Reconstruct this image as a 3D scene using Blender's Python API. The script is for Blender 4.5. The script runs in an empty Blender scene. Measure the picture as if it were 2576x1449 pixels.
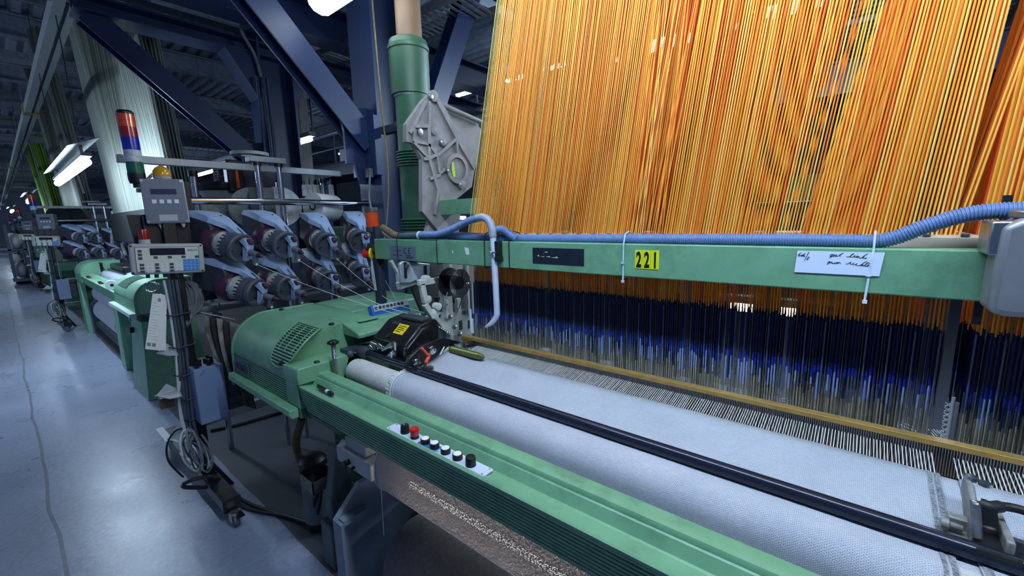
import bpy, bmesh, math, random
from mathutils import Vector, Matrix
R=random.Random(7)
sc=bpy.context.scene
COL=sc.collection
PI=math.pi
# ---------------------------------------------------------------- camera
F=1060.0; CX,CY=1288.0,724.5; H=1.55
XA=(0.7729934954565203,0.08394365280667507,-0.6288358443468238)
YA=(0.6339718266209162,-0.1392075908328702,0.7607239773435875)
ZA=(-0.023680773485032055,-0.9866988952096687,-0.1608244731350612)
def ray(px,py):
    v=(px-CX,py-CY,F)
    d=lambda a:a[0]*v[0]+a[1]*v[1]+a[2]*v[2]
    return d(XA),d(YA),d(ZA)
def at(px,py,x=None,y=None,z=None):
    """point of the place seen at a pixel of the photograph, on a known plane"""
    r=ray(px,py)
    t=x/r[0] if x is not None else y/r[1] if y is not None else (z-H)/r[2]
    return Vector((r[0]*t,r[1]*t,H+r[2]*t))
cam=bpy.data.cameras.new('camera'); co=bpy.data.objects.new('camera',cam); COL.objects.link(co)
right=Vector((XA[0],YA[0],ZA[0])); down=Vector((XA[1],YA[1],ZA[1])); fwd=Vector((XA[2],YA[2],ZA[2]))
m=Matrix((right,-down,-fwd)).transposed().to_4x4(); m.translation=Vector((0,0,H)); co.matrix_world=m
cam.sensor_fit='HORIZONTAL'; cam.sensor_width=36; cam.lens=36*F/2576; cam.clip_start=.02; cam.clip_end=300
sc.camera=co
# ---------------------------------------------------------------- materials
def s2l(c):
    return tuple((v/255/12.92 if v/255<=.04045 else ((v/255+.055)/1.055)**2.4) for v in c)
MATS={}
def mat(name,rgb,rough=.5,metal=0,noise=.25,nscale=30,bump=0,bscale=200,spec=.5,emit=None,estr=0,trans=0,coat=0,dirt=None,dscale=6,damt=.5):
    if name in MATS: return MATS[name]
    M=bpy.data.materials.new(name); M.use_nodes=True
    nt=M.node_tree; P=nt.nodes['Principled BSDF']; N=nt.nodes; L=nt.links
    c=s2l(rgb)
    P.inputs['Roughness'].default_value=rough; P.inputs['Metallic'].default_value=metal
    P.inputs['Specular IOR Level'].default_value=spec
    P.inputs['Base Color'].default_value=(*c,1)
    if coat: P.inputs['Coat Weight'].default_value=coat
    if trans: P.inputs['Transmission Weight'].default_value=trans
    if emit:
        P.inputs['Emission Color'].default_value=(*emit,1); P.inputs['Emission Strength'].default_value=estr
    if noise or bump:
        tc=N.new('ShaderNodeTexCoord')
    if noise:
        nz=N.new('ShaderNodeTexNoise'); nz.inputs['Scale'].default_value=nscale; nz.inputs['Detail'].default_value=6
        L.new(tc.outputs['Object'],nz.inputs['Vector'])
        rp=N.new('ShaderNodeValToRGB'); rp.color_ramp.elements[0].position=.3; rp.color_ramp.elements[1].position=.7
        rp.color_ramp.elements[0].color=(*[v*(1-noise) for v in c],1); rp.color_ramp.elements[1].color=(*[min(1,v*(1+noise*.5)) for v in c],1)
        L.new(nz.outputs['Fac'],rp.inputs['Fac'])
        out=rp.outputs['Color']
        if dirt:
            n2=N.new('ShaderNodeTexNoise'); n2.inputs['Scale'].default_value=dscale; n2.inputs['Detail'].default_value=9; n2.inputs['Roughness'].default_value=.7
            L.new(tc.outputs['Object'],n2.inputs['Vector'])
            r2=N.new('ShaderNodeValToRGB'); r2.color_ramp.elements[0].position=.5; r2.color_ramp.elements[1].position=.72
            r2.color_ramp.elements[0].color=(0,0,0,1); r2.color_ramp.elements[1].color=(damt,damt,damt,1)
            L.new(n2.outputs['Fac'],r2.inputs['Fac'])
            mx=N.new('ShaderNodeMixRGB'); L.new(r2.outputs['Color'],mx.inputs['Fac']); L.new(out,mx.inputs['Color1']); mx.inputs['Color2'].default_value=(*s2l(dirt),1)
            out=mx.outputs['Color']
        L.new(out,P.inputs['Base Color'])
    if bump:
        nb=N.new('ShaderNodeTexNoise'); nb.inputs['Scale'].default_value=bscale; nb.inputs['Detail'].default_value=3
        L.new(tc.outputs['Object'],nb.inputs['Vector'])
        b=N.new('ShaderNodeBump'); b.inputs['Strength'].default_value=bump; b.inputs['Distance'].default_value=.002
        L.new(nb.outputs['Fac'],b.inputs['Height']); L.new(b.outputs['Normal'],P.inputs['Normal'])
    MATS[name]=M; return M
GREEN=mat('green machine paint',(112,162,128),.38,noise=.12,nscale=14,bump=.15,bscale=420,dirt=(52,82,66),dscale=9,damt=.45)
GREEND=mat('dark green paint',(58,104,76),.5,noise=.2,nscale=10,dirt=(30,45,38),damt=.5)
GREENF=mat('pale green paint',(128,180,146),.5,noise=.15,nscale=8)
BLUE=mat('navy steel paint',(34,52,92),.42,noise=.18,nscale=5,dirt=(24,32,58),damt=.4)
BLUEG=mat('feeder blue grey',(158,178,212),.42,noise=.1,nscale=20,dirt=(80,95,125),dscale=12,damt=.5)
BLACK=mat('black plastic',(18,19,22),.42,noise=.2,nscale=40)
BLACKM=mat('black enamel',(22,23,27),.32,noise=.25,nscale=60,bump=.2,bscale=300,dirt=(70,72,78),dscale=14,damt=.35)
DGREY=mat('dark grey plastic',(58,62,70),.5,noise=.2,nscale=30)
MGREY=mat('mid grey plastic',(104,110,122),.5,noise=.12,nscale=30)
LGREY=mat('light grey enclosure',(176,180,182),.5,noise=.06,nscale=20,dirt=(120,124,126),dscale=5,damt=.4)
CREAM=mat('keypad film',(214,214,200),.45,noise=.04)
PURPLE=mat('purple plastic',(74,38,66),.38,noise=.15)
CHROME=mat('chrome steel',(205,208,214),.18,1,noise=.08,nscale=40)
STEEL=mat('brushed steel',(160,164,170),.36,1,noise=.2,nscale=30)
ALU=mat('aluminium profile',(152,156,162),.45,.35,noise=.12,nscale=14)
CAST=mat('grey cast iron paint',(150,144,142),.6,noise=.14,nscale=16,bump=.25,bscale=160,dirt=(80,74,72),dscale=7,damt=.5)
WCAST=mat('white cast frame',(206,210,200),.5,noise=.1,nscale=14,bump=.15,bscale=160,dirt=(110,104,96),dscale=8,damt=.6)
GALV=mat('galvanised steel',(128,134,140),.55,.4,noise=.3,nscale=22)
DROOF=mat('dark roof steel',(150,160,178),.55,.2,noise=.3,nscale=6)
CONC=mat('cast concrete',(150,150,142),.8,noise=.2,nscale=5,bump=.3,bscale=60,dirt=(100,100,96),dscale=3,damt=.5)
WHITE=mat('white plastic',(226,230,236),.4,noise=.03)
PAPER=mat('paper',(226,228,226),.7,noise=.03)
RED=mat('red plastic',(200,24,30),.28,noise=.05,coat=.3)
ORANGE=mat('orange plastic',(240,92,48),.35,noise=.05)
YELL=mat('yellow label film',(232,208,30),.4,noise=.05)
LIME=mat('lime yellow label',(214,222,24),.4,noise=.04)
INK=mat('black ink',(12,12,14),.5,noise=0)
BLUEK=mat('blue keys',(58,140,212),.45,noise=.05)
DSCR=mat('dark display',(38,30,40),.25,noise=.1)
BSCR=mat('blue lcd',(26,32,74),.3,noise=.1)
LENSO=mat('orange lens',(216,72,20),.2,noise=.08,coat=.5)
LENSR=mat('red lens',(150,14,20),.2,noise=.15,coat=.5)
LENSB=mat('blue lens',(20,38,160),.2,noise=.15,coat=.5)
LENSW=mat('clear lens',(190,196,206),.15,noise=.3,nscale=60,coat=.5)
LENSG=mat('green lens',(14,96,66),.2,noise=.2,coat=.5)
AMBER=mat('amber lens',(208,150,24),.2,noise=.2,coat=.5)
HOSE=mat('blue grey hose',(104,130,178),.4,noise=.1)
HOSEB=mat('brown hose',(122,100,80),.5,noise=.15)
HOSEY=mat('yellow brown hose',(110,96,52),.55,noise=.2)
PVC=mat('grey pvc pipe',(150,160,180),.4,noise=.05)
PVCL=mat('pale pvc pipe',(196,206,226),.4,noise=.05)
TAN=mat('tan pipe',(128,98,70),.5,noise=.1,nscale=8)
WIREG=mat('grey cable',(120,124,130),.5,noise=.15)
WIREW=mat('white cable',(205,208,210),.5,noise=.08)
WIREB=mat('black cable',(24,25,28),.5,noise=.15)
YARN=mat('white yarn',(222,224,222),.8,noise=.12,nscale=120,bump=.4,bscale=300)
GREYY=mat('grey yarn package',(150,154,154),.85,noise=.25,nscale=60,bump=.5,bscale=200)
RUBWHITE=mat('rough white roller cover',(206,206,208),.85,noise=.1,nscale=150,bump=.8,bscale=260,dirt=(120,112,108),dscale=16,damt=.25)
NAVYBAR=mat('dark blue polished bar',(36,42,60),.22,.35,noise=.1,nscale=20)
BRASS=mat('brass reed cap',(176,142,78),.42,.3,noise=.2,nscale=50)
REEDD=mat('dark reed wire',(62,62,68),.5,.4,noise=.35,nscale=150)
RAGM=mat('stained rag',(132,126,114),.9,noise=.5,nscale=12,dirt=(34,30,28),dscale=14,damt=.9)
SOFTW=mat('olive temple ring',(112,116,62),.35,.4,noise=.2,nscale=80)
CLEARP=mat('clear acrylic',(215,218,222),.08,noise=0,trans=.9)
def emis(name,rgb,s):
    return mat(name,(255,255,255),.4,noise=0,emit=rgb,estr=s)
LAMP=emis('fluorescent tube',(.62,.80,1.0),66)
LAMPS=emis('far fluorescent tube',(.62,.80,1.0),42)
# ---------------------------------------------------------------- mesh builder
class MB:
    def __init__(s): s.v=[]; s.f=[]; s.mi=[]; s.mats=[]; s.cur=0; s.X=Matrix.Identity(4)
    def use(s,m):
        if m not in s.mats: s.mats.append(m)
        s.cur=s.mats.index(m); return s
    def xf(s,M=None): s.X=M or Matrix.Identity(4); return s
    def add(s,vs,fs):
        o=len(s.v); s.v+=[s.X@Vector(p) for p in vs]
        s.f+=[[i+o for i in f] for f in fs]; s.mi+=[s.cur]*len(fs); return s
    def box(s,a,b):
        x0,y0,z0=[min(p,q) for p,q in zip(a,b)]; x1,y1,z1=[max(p,q) for p,q in zip(a,b)]
        return s.add([(x0,y0,z0),(x1,y0,z0),(x1,y1,z0),(x0,y1,z0),(x0,y0,z1),(x1,y0,z1),(x1,y1,z1),(x0,y1,z1)],
              [(0,3,2,1),(4,5,6,7),(0,1,5,4),(1,2,6,5),(2,3,7,6),(3,0,4,7)])
    def prism(s,poly,a,b,axis='x'):
        """closed polygon extruded along an axis; poly gives the other two coordinates in order"""
        n=len(poly)
        def P(t,p):
            return (t,p[0],p[1]) if axis=='x' else (p[0],t,p[1]) if axis=='y' else (p[0],p[1],t)
        vs=[P(a,p) for p in poly]+[P(b,p) for p in poly]
        fs=[(i,(i+1)%n,n+(i+1)%n,n+i) for i in range(n)]+[tuple(range(n-1,-1,-1)),tuple(range(n,2*n))]
        return s.add(vs,fs)
    def frame(s,d):
        d=Vector(d).normalized(); u=Vector((0,0,1)) if abs(d.z)<.9 else Vector((1,0,0))
        a=d.cross(u).normalized(); return a,d.cross(a).normalized()
    def tube(s,pts,r,n=8,cap=True):
        pts=[Vector(p) for p in pts]; k=len(pts)
        rs=r if isinstance(r,(list,tuple)) else [r]*k
        vs=[];a=None
        for i,p in enumerate(pts):
            d=(pts[min(i+1,k-1)]-pts[max(i-1,0)])
            if d.length<1e-9: d=Vector((0,0,1))
            d.normalize()
            if a is None: a,b=s.frame(d)
            else:
                a=(a-d*a.dot(d))
                if a.length<1e-6: a,b=s.frame(d)
                a.normalize(); b=d.cross(a)
            for j in range(n):
                t=2*PI*j/n; vs.append(p+(a*math.cos(t)+b*math.sin(t))*rs[i])
        fs=[(i*n+j,i*n+(j+1)%n,(i+1)*n+(j+1)%n,(i+1)*n+j) for i in range(k-1) for j in range(n)]
        if cap: fs+=[tuple(range(n-1,-1,-1)),tuple(range((k-1)*n,k*n))]
        return s.add(vs,fs)
    def cyl(s,a,b,r,r2=None,n=16): return s.tube([a,b],[r,r if r2 is None else r2],n)
    def lathe(s,o,d,prof,n=24):
        """profile of (distance along d, radius) turned about the axis o,d"""
        o=Vector(o); d=Vector(d).normalized(); a,b=s.frame(d); vs=[]
        for h,r in prof:
            for j in range(n):
                t=2*PI*j/n; vs.append(o+d*h+(a*math.cos(t)+b*math.sin(t))*max(r,1e-5))
        k=len(prof); ring=abs(prof[0][0]-prof[-1][0])<.03 and abs(prof[0][1]-prof[-1][1])<.003 and prof[0][1]>.03
        fs=[(i*n+j,i*n+(j+1)%n,(i+1)*n+(j+1)%n,(i+1)*n+j) for i in range(k-1) for j in range(n)]
        if ring: fs+=[((k-1)*n+j,(k-1)*n+(j+1)%n,(j+1)%n,j) for j in range(n)]
        else: fs+=[tuple(range(n-1,-1,-1)),tuple(range((k-1)*n,k*n))]
        return s.add(vs,fs)
    def ball(s,c,r,n=12,sq=(1,1,1)):
        prof=[(-math.cos(PI*i/n),math.sin(PI*i/n)) for i in range(n+1)]
        vs=[];c=Vector(c)
        for h,q in prof:
            for j in range(n*2):
                t=PI*j/n; vs.append(c+Vector((q*math.cos(t)*sq[0],q*math.sin(t)*sq[1],h*sq[2]))*r)
        w=n*2
        fs=[(i*w+j,i*w+(j+1)%w,(i+1)*w+(j+1)%w,(i+1)*w+j) for i in range(n) for j in range(w)]
        return s.add(vs,fs)
    def beam(s,a,b,w,h,up=(0,0,1)):
        a=Vector(a);b=Vector(b);d=(b-a).normalized();u=Vector(up);l=d.cross(u).normalized();u=l.cross(d).normalized()
        vs=[p+l*(w/2*i)+u*(h/2*j) for p in (a,b) for i,j in ((-1,-1),(1,-1),(1,1),(-1,1))]
        return s.add(vs,[(0,1,2,3),(7,6,5,4),(0,4,5,1),(1,5,6,2),(2,6,7,3),(3,7,4,0)])
    def hbeam(s,a,b,w,h,t,up=(0,0,1)):
        """I-section member: flanges w wide, h apart, plates t thick"""
        a=Vector(a);b=Vector(b);d=(b-a).normalized();u=Vector(up);l=d.cross(u).normalized();u=l.cross(d).normalized()
        for k in (-1,1): s.beam(a+u*k*(h-t)/2,b+u*k*(h-t)/2,w,t,u)
        s.beam(a,b,t,h-2*t,u); return s
def link(name,data,parent=None):
    o=bpy.data.objects.new(name,data); COL.objects.link(o)
    if parent is not None: o.parent=parent; o.matrix_parent_inverse=Matrix.Translation(parent.location).inverted()
    return o
def obj(name,mb,m=None,parent=None,bev=0,seg=2,smooth=True,ang=35):
    me=bpy.data.meshes.new(name); me.from_pydata([tuple(p) for p in mb.v],[],mb.f)
    ms=mb.mats if mb.mats else [m]
    for q in ms: me.materials.append(q)
    if mb.mats: me.polygons.foreach_set('material_index',mb.mi)
    if smooth:
        me.polygons.foreach_set('use_smooth',[True]*len(me.polygons)); me.set_sharp_from_angle(angle=math.radians(ang))
    bm=bmesh.new(); bm.from_mesh(me); bmesh.ops.recalc_face_normals(bm,faces=bm.faces); bm.to_mesh(me); bm.free()
    me.update()
    o=link(name,me,parent)
    if bev:
        b=o.modifiers.new('edge','BEVEL'); b.width=bev; b.segments=seg; b.limit_method='ANGLE'; b.angle_limit=math.radians(40)
    return o
def tag(o,label=None,cat=None,group=None,kind=None):
    if label: o['label']=label
    if cat: o['category']=cat
    if group: o['group']=group
    if kind: o['kind']=kind
    return o
def empty(name,loc,label=None,cat=None,group=None):
    o=bpy.data.objects.new(name,None); COL.objects.link(o); o.location=loc; o.empty_display_size=.05
    return tag(o,label,cat,group)
def copy_tree(o,parent=None):
    kids=[c for c in bpy.data.objects if c.parent==o]
    c=o.copy(); COL.objects.link(c)
    if parent is not None: c.parent=parent; c.matrix_parent_inverse=o.matrix_parent_inverse
    for k in kids: copy_tree(k,c)
    return c
def struct(name,mb,m=None,**k): return tag(obj(name,mb,m,**k),kind='structure')
def bez(pts,n=10):
    """smooth curve through points (Catmull-Rom)"""
    P=[Vector(p) for p in pts]; P=[P[0]*2-P[1]]+P+[P[-1]*2-P[-2]]; out=[]
    for i in range(1,len(P)-2):
        a,b,c,d=P[i-1:i+3]
        for k in range(n):
            t=k/n; out.append(.5*((2*b)+(c-a)*t+(2*a-5*b+4*c-d)*t*t+(3*b-a-3*c+d)*t**3))
    out.append(P[-2]); return out
def corr(path,r,pitch,depth,n=14):
    """corrugated hose: centre line resampled, radius rippled; returns points and radii"""
    P=[Vector(p) for p in path]; L=[0]
    for a,b in zip(P,P[1:]): L.append(L[-1]+(b-a).length)
    st=pitch/4; k=int(L[-1]/st); pts=[];rs=[];j=0
    for i in range(k+1):
        s=min(i*st,L[-1]-1e-9)
        while L[j+1]<s: j+=1
        t=(s-L[j])/(L[j+1]-L[j]); pts.append(P[j].lerp(P[j+1],t)); rs.append(r+(depth if i%4 in(0,1) else -depth))
    return pts,rs
def text(name,s,size,m,parent,M,shear=0,ext=.0003,align='LEFT',sx=1,off=0):
    cu=bpy.data.curves.new(name,'FONT'); cu.body=s; cu.size=size; cu.extrude=ext; cu.shear=shear; cu.align_x=align; cu.offset=off
    t=bpy.data.objects.new('tmp',cu); COL.objects.link(t)
    dg=bpy.context.evaluated_depsgraph_get(); dg.update()
    me=bpy.data.meshes.new_from_object(t.evaluated_get(dg)); bpy.data.objects.remove(t)
    me.transform(M@Matrix.Diagonal((sx,1,1,1))); me.materials.clear(); me.materials.append(m); me.name=name
    return link(name,me,parent)
def axes(o,x,y):
    x=Vector(x).normalized(); y=Vector(y).normalized(); z=x.cross(y).normalized(); y=z.cross(x)
    M=Matrix((x,y,z)).transposed().to_4x4(); M.translation=Vector(o); return M
FRONT=lambda x,y,z: axes((x,y,z),(1,0,0),(0,0,1))      # reads from the weaver's side
# ================================================================ the hall
def floor_mat():
    M=bpy.data.materials.new('polished concrete floor'); M.use_nodes=True; nt=M.node_tree; N=nt.nodes; L=nt.links; P=N['Principled BSDF']
    tc=N.new('ShaderNodeTexCoord'); sx=N.new('ShaderNodeSeparateXYZ'); L.new(tc.outputs['Object'],sx.inputs[0])
    def noise(s,d=8,r=.6,dist=0):
        n=N.new('ShaderNodeTexNoise'); n.inputs['Scale'].default_value=s; n.inputs['Detail'].default_value=d; n.inputs['Roughness'].default_value=r; n.inputs['Distortion'].default_value=dist
        L.new(tc.outputs['Object'],n.inputs['Vector']); return n.outputs['Fac']
    def math_(op,a,b=None,c=None):
        n=N.new('ShaderNodeMath'); n.operation=op
        for i,v in enumerate((a,b,c)):
            if v is None: continue
            if isinstance(v,(int,float)): n.inputs[i].default_value=v
            else: L.new(v,n.inputs[i])
        return n.outputs[0]
    def ramp(f,stops):
        r=N.new('ShaderNodeValToRGB'); e=r.color_ramp.elements
        while len(e)<len(stops): e.new(.5)
        for i,(p,c) in enumerate(stops): e[i].position=p; e[i].color=(*s2l(c),1)
        L.new(f,r.inputs['Fac']); return r.outputs['Color']
    def mix(f,a,b,mode='MIX'):
        m=N.new('ShaderNodeMixRGB'); m.blend_type=mode
        for s,v in ((m.inputs['Fac'],f),(m.inputs['Color1'],a),(m.inputs['Color2'],b)):
            if isinstance(v,(int,float)): s.default_value=v
            elif isinstance(v,tuple): s.default_value=v
            else: L.new(v,s)
        return m.outputs['Color']
    base=ramp(noise(1.3,10,.65),[(.3,(134,142,164)),(.55,(146,154,177)),(.75,(156,164,186))])
    fine=ramp(noise(38,6,.7),[(.35,(205,205,205)),(.65,(255,255,255))])
    base=mix(.6,base,fine,'MULTIPLY')
    spots=ramp(noise(9,4,.5,.4),[(.60,(255,255,255)),(.80,(160,160,164))])
    base=mix(.15,base,spots,'MULTIPLY')
    # darker concrete under the machines (y > 0.74): dirt, plus the looms' shade painted in
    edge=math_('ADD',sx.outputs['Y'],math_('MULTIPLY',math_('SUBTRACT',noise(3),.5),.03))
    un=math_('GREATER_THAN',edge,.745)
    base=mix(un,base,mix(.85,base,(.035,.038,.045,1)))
    # saw-cut joints: one along the aisle, others across it
    w=math_('MULTIPLY',math_('SUBTRACT',noise(.7,2),.5),.10)
    j1=math_('LESS_THAN',math_('ABSOLUTE',math_('ADD',math_('ADD',sx.outputs['Y'],.005),w)),.008)
    j2=math_('LESS_THAN',math_('ABSOLUTE',math_('SUBTRACT',math_('PINGPONG',math_('ADD',sx.outputs['X'],11.7),2.6),0)),.012)
    base=mix(math_('MULTIPLY',math_('MAXIMUM',j1,j2),.55),base,(.03,.032,.04,1))
    L.new(base,P.inputs['Base Color'])
    rr=N.new('ShaderNodeMapRange'); L.new(noise(2,5),rr.inputs['Value']); rr.inputs['From Min'].default_value=.3; rr.inputs['From Max'].default_value=.7; rr.inputs['To Min'].default_value=.24; rr.inputs['To Max'].default_value=.36
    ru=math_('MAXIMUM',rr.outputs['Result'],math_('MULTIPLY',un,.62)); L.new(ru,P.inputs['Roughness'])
    b=N.new('ShaderNodeBump'); b.inputs['Strength'].default_value=.12; b.inputs['Distance'].default_value=.01; L.new(noise(16,8,.7),b.inputs['Height']); L.new(b.outputs['Normal'],P.inputs['Normal'])
    return M
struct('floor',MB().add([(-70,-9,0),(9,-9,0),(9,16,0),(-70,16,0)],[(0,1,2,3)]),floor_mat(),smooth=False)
WALLM=mat('dusty hall wall',(70,78,92),.8,noise=.25,nscale=1.2)
WALLE=mat('pale hall end wall',(196,200,208),.8,noise=.25,nscale=.6)
struct('wall_back',MB().box((-70,15.6,0),(9,15.9,6.2)),WALLM)
struct('wall_left',MB().box((-70.3,-9,0),(-70,16,6.2)),WALLE)
def deck():
    b=MB(); y=-9; prof=[]
    while y<16:
        prof+=[(y,5.75),(y+.12,5.75),(y+.15,5.83),(y+.25,5.83)]; y+=.28
    for x0,x1 in((-70,9),):
        o=len(prof); b.add([(x0,*p) for p in prof]+[(x1,*p) for p in prof],[(i,i+1,o+i+1,o+i) for i in range(o-1)])
    return b
struct('ceiling',deck(),DROOF,smooth=False)
i=0
for x in [2.2,-1.6,-5.4,-9.6,-13.2,-17,-21,-25,-29,-34,-39,-44,-50,-56,-62]:
    i+=1
    struct('trim_%d'%i,MB().hbeam((x,-9,5.52),(x,16,5.52),.24,.42,.03),DROOF)
for k,(y,z) in enumerate([(-2.4,4.6),(-5.2,4.5),(8.4,5.0)]):
    i+=1; struct('trim_%d'%i,MB().hbeam((-70,y,z),(9,y,z),.22,.4,.03),DROOF)
for k in range(14):                                       # light angle members crossing the hall above the aisle
    i+=1; x=-7.5-k*2.9; struct('trim_%d'%i,MB().box((x-.04,-9,4.1+.02*(k%3)),(x+.04,1.7,4.2+.02*(k%3))).box((x-.04,-9,4.1),(x-.03,1.7,4.32)),GALV)
# ---- blue steel gantry that carries the harness machines
g=empty('steel_gantry',(-3.9,2,0),'navy blue steel gantry of columns and braces rising behind the weft feeders','gantry')
def gframe(X,zt=3.23,y0=.62):
    c=MB().hbeam((X,2.06,0),(X,2.06,5.4),.30,.34,.022,up=(0,1,0))
    c.box((X-.16,1.85,1.9),(X+.16,1.905,2.32)).box((X-.012,1.7,1.98),(X+.012,1.9,2.3))
    obj('column',c,BLUE,g)
    obj('girder',MB().hbeam((X,y0,zt+.06),(X,5.2,zt+.06),.26,.13,.02),BLUE,g)
    obj('haunch',MB().prism([(1.88,zt),(1.62,zt),(1.88,zt-.42)],X-.12,X+.12,'x'),BLUE,g); obj('haunch',MB().prism([(2.24,zt),(2.5,zt),(2.24,zt-.42)],X-.12,X+.12,'x'),BLUE,g)
    obj('brace',MB().hbeam((X,y0+.08,zt),(X,1.88,2.13),.17,.15,.016,up=(1,0,0)),BLUE,g)
    if X>-4: obj('brace',MB().hbeam((X,2.30,2.0),(X,3.55,zt+.9),.17,.15,.016,up=(1,0,0)),BLUE,g)
    obj('gusset',MB().prism([(1.66,2.36),(1.92,2.40),(1.92,1.84),(1.80,1.84)],X-.014,X+.014,'x'),BLUE,g)
gframe(-4.9); gframe(-2.95,3.75,.33)
obj('girder',MB().hbeam((-4.35,.5,3.50),(-4.35,5.2,3.50),.24,.32,.022),BLUE,g)
pc=MB()
for dy in (-.05,0,.04): pc.tube([(-4.72,1.90+dy,0.6),(-4.72,1.90+dy,3.0)],.014,8)
obj('conduit',pc,BLUE,g)
tag(obj('hanging_cable',MB().tube(bez([(-4.75,1.9,3.0),(-4.74,1.86,3.2),(-4.7,1.75,3.4),(-4.7,1.9,3.52)]),.016),WIREG),'pale grey cable looping over the head of the far blue column','cable')
# perforated galvanised tray between the girders
def gtray(name,a,b,w,lab,m=GALV,grp=None):
    a=Vector(a);b=Vector(b); t=MB(); d=(b-a); n=int(d.length/.07)
    L=d.normalized(); s=L.cross(Vector((0,0,1))).normalized()*(w/2); u=Vector((0,0,.06))
    for k in (-1,1): t.beam(a+s*k+u/2,b+s*k+u/2,.004,.06)
    for k in range(n):
        p=a+d*(k/n); t.beam(p-s,p+s,.032,.004,(0,0,1))
    o=obj(name,t,m); return tag(o,lab,'cable tray',grp)
gtray('cable_tray',(-5.15,.55,3.43),(-5.15,2.0,3.43),.4,'pale slotted cable tray on top of the girder of the far blue column')
gtray('cable_tray',(-6.4,2.5,3.35),(-2.6,2.9,3.35),.36,'slotted cable tray running behind the far blue column, below the roof')
gtray('cable_tray',(-6.2,3.3,4.6),(2.0,3.3,4.6),.4,'slotted cable tray high behind the ceiling lamp nearest the green pillar')
# long busbar trunking above the aisle
t=empty('cable_trunking',(-20,.66,3.4),'long pale twin-rail cable trunking hung above the aisle','cable trunking')
obj('rail',MB().box((-58,.565,3.39),(-3.9,.635,3.5)),ALU,t); obj('rail',MB().box((-58,.665,3.40),(-3.9,.715,3.46)),ALU,t)
for x in (-10.4,-19.5): obj('tape_band',MB().box((x-.06,.55,3.375),(x+.06,.73,3.515)),mat('yellowed tape',(150,140,70),.7,noise=.2),t)
hg=MB()
for x in range(-57,-4,3): hg.tube([(x,.65,3.46),(x,.65,4.12)],.006,6)
obj('hanger',hg,GALV,t)
# ---- lamps
LAMPD=emis('dim round lamp',(.74,.88,1.0),6)
def lamp(x0,x1,y,z,label,hood=True,wire=4.1,m=LAMP,r=.035,group='fluorescent lamps over the looms'):
    o=empty('fluorescent_lamp',((x0+x1)/2,y,z),label,'lamp',group)
    h=MB()
    if hood:
        h.box((x0,y-.035,z+.03),(x1,y+.035,z+.06)); h.add([(x,y+a,z+b) for x in (x0-.04,x1+.04) for a,b in ((-.11,.10),(-.10,.11),(.11,.20),(.10,.19))],[(0,1,5,4),(1,2,6,5),(2,3,7,6),(3,0,4,7),(0,3,2,1),(4,5,6,7)])
        for x in (x0+.25,x1-.25): h.box((x-.015,y-.01,z+.05),(x+.015,y+.01,z+.15))
    else: h.box((x0,y-.04,z+.02),(x1,y+.04,z+.075))
    obj('reflector',h,GALV,o,smooth=False)
    b=MB(); n=max(1,round((x1-x0)/1.5)); s=(x1-x0)/n
    for k in range(n):
        a0=x0+k*s+.02; a1=x0+(k+1)*s-.02
        b.lathe((a0,y,z-.012),(1,0,0),[(0,.4*r),(.02,.8*r),(.05,r),(a1-a0-.05,r),(a1-a0-.02,.8*r),(a1-a0,.4*r)],12)
    obj('tube',b,m,o)
    for x in (x0+.3,x1-.3): obj('hanger',MB().tube([(x,y,z+.1),(x,y,wire)],.004,5),WIREB,o)
    return o
lamp(-8.0,-5.25,.60,2.15,'bright tube lamp under a tilted grey reflector, over the aisle left of the signal tower')
lamp(-1.3,1.75,.62,2.66,'tube lamp above the weaver side of the nearest loom')
lamp(-15.2,-13.4,.60,2.22,'lamp over the aisle beyond the lime green curtain',m=LAMPS)
lamp(-24,-22.2,.5,2.25,'far small lamp at the end of the aisle',m=LAMPS)
lamp(-38,-35,.3,2.6,'far lamp added to brighten the end of the aisle',m=LAMPS)  # this lamp and the next two are added to light the far end
lamp(-48,-45,-.6,3.0,'very far lamp added to brighten the pale end wall',m=LAMPS)
lamp(-62,-56,-1.5,3.0,'farthest lamp, added to brighten the pale end wall',m=LAMPS)
lamp(-2.72,-1.2,1.45,2.9,'round-ended lamp at the top edge, above the feeder rack',hood=False,r=.085,m=LAMPD)
lamp(-6.02,-5.42,2.7,2.62,'short lamp hanging in front of the concrete pillar',hood=False,r=.026,wire=5.5,m=LAMPS)
lamp(-1.95,.6,3.7,2.96,'long lamp shining through the orange cords from behind',hood=False,r=.045,wire=5.5)
lamp(-7.6,-6.4,6.3,1.62,'low lamp seen under the chrome rail of the feeder rack',hood=False,m=LAMPS,wire=3.0)
lamp(-.75,-.1,3.5,.87,'low lamp glaring through the blue heddles',hood=False,wire=1.0)
lamp(-14,-12.2,3.6,2.9,'dim lamp behind the blue lower brace',hood=False,m=LAMPS,wire=5.5)
for k,x in enumerate((-6,-14,-24,-36)): lamp(x-3,x,-2.6,3.6,['first','second','third','fourth'][k]+' unseen lamp added beside the aisle to light the ceiling',hood=False,m=LAMPS,wire=4.5)  # out-of-view lamps, added to lift the dark ceiling and aisle floor
for k,(x,y) in enumerate(((-4.5,7.2),(1,7.5),(-14,9.5),(-26,6))): lamp(x-3,x,y,4.4,['lamp','another lamp','third lamp','far lamp'][k]+' added behind the gantry to light the dark roof',hood=False,m=LAMPS,wire=5.5)  # extra lamps, added to lighten the roof deck over the back bay
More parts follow.
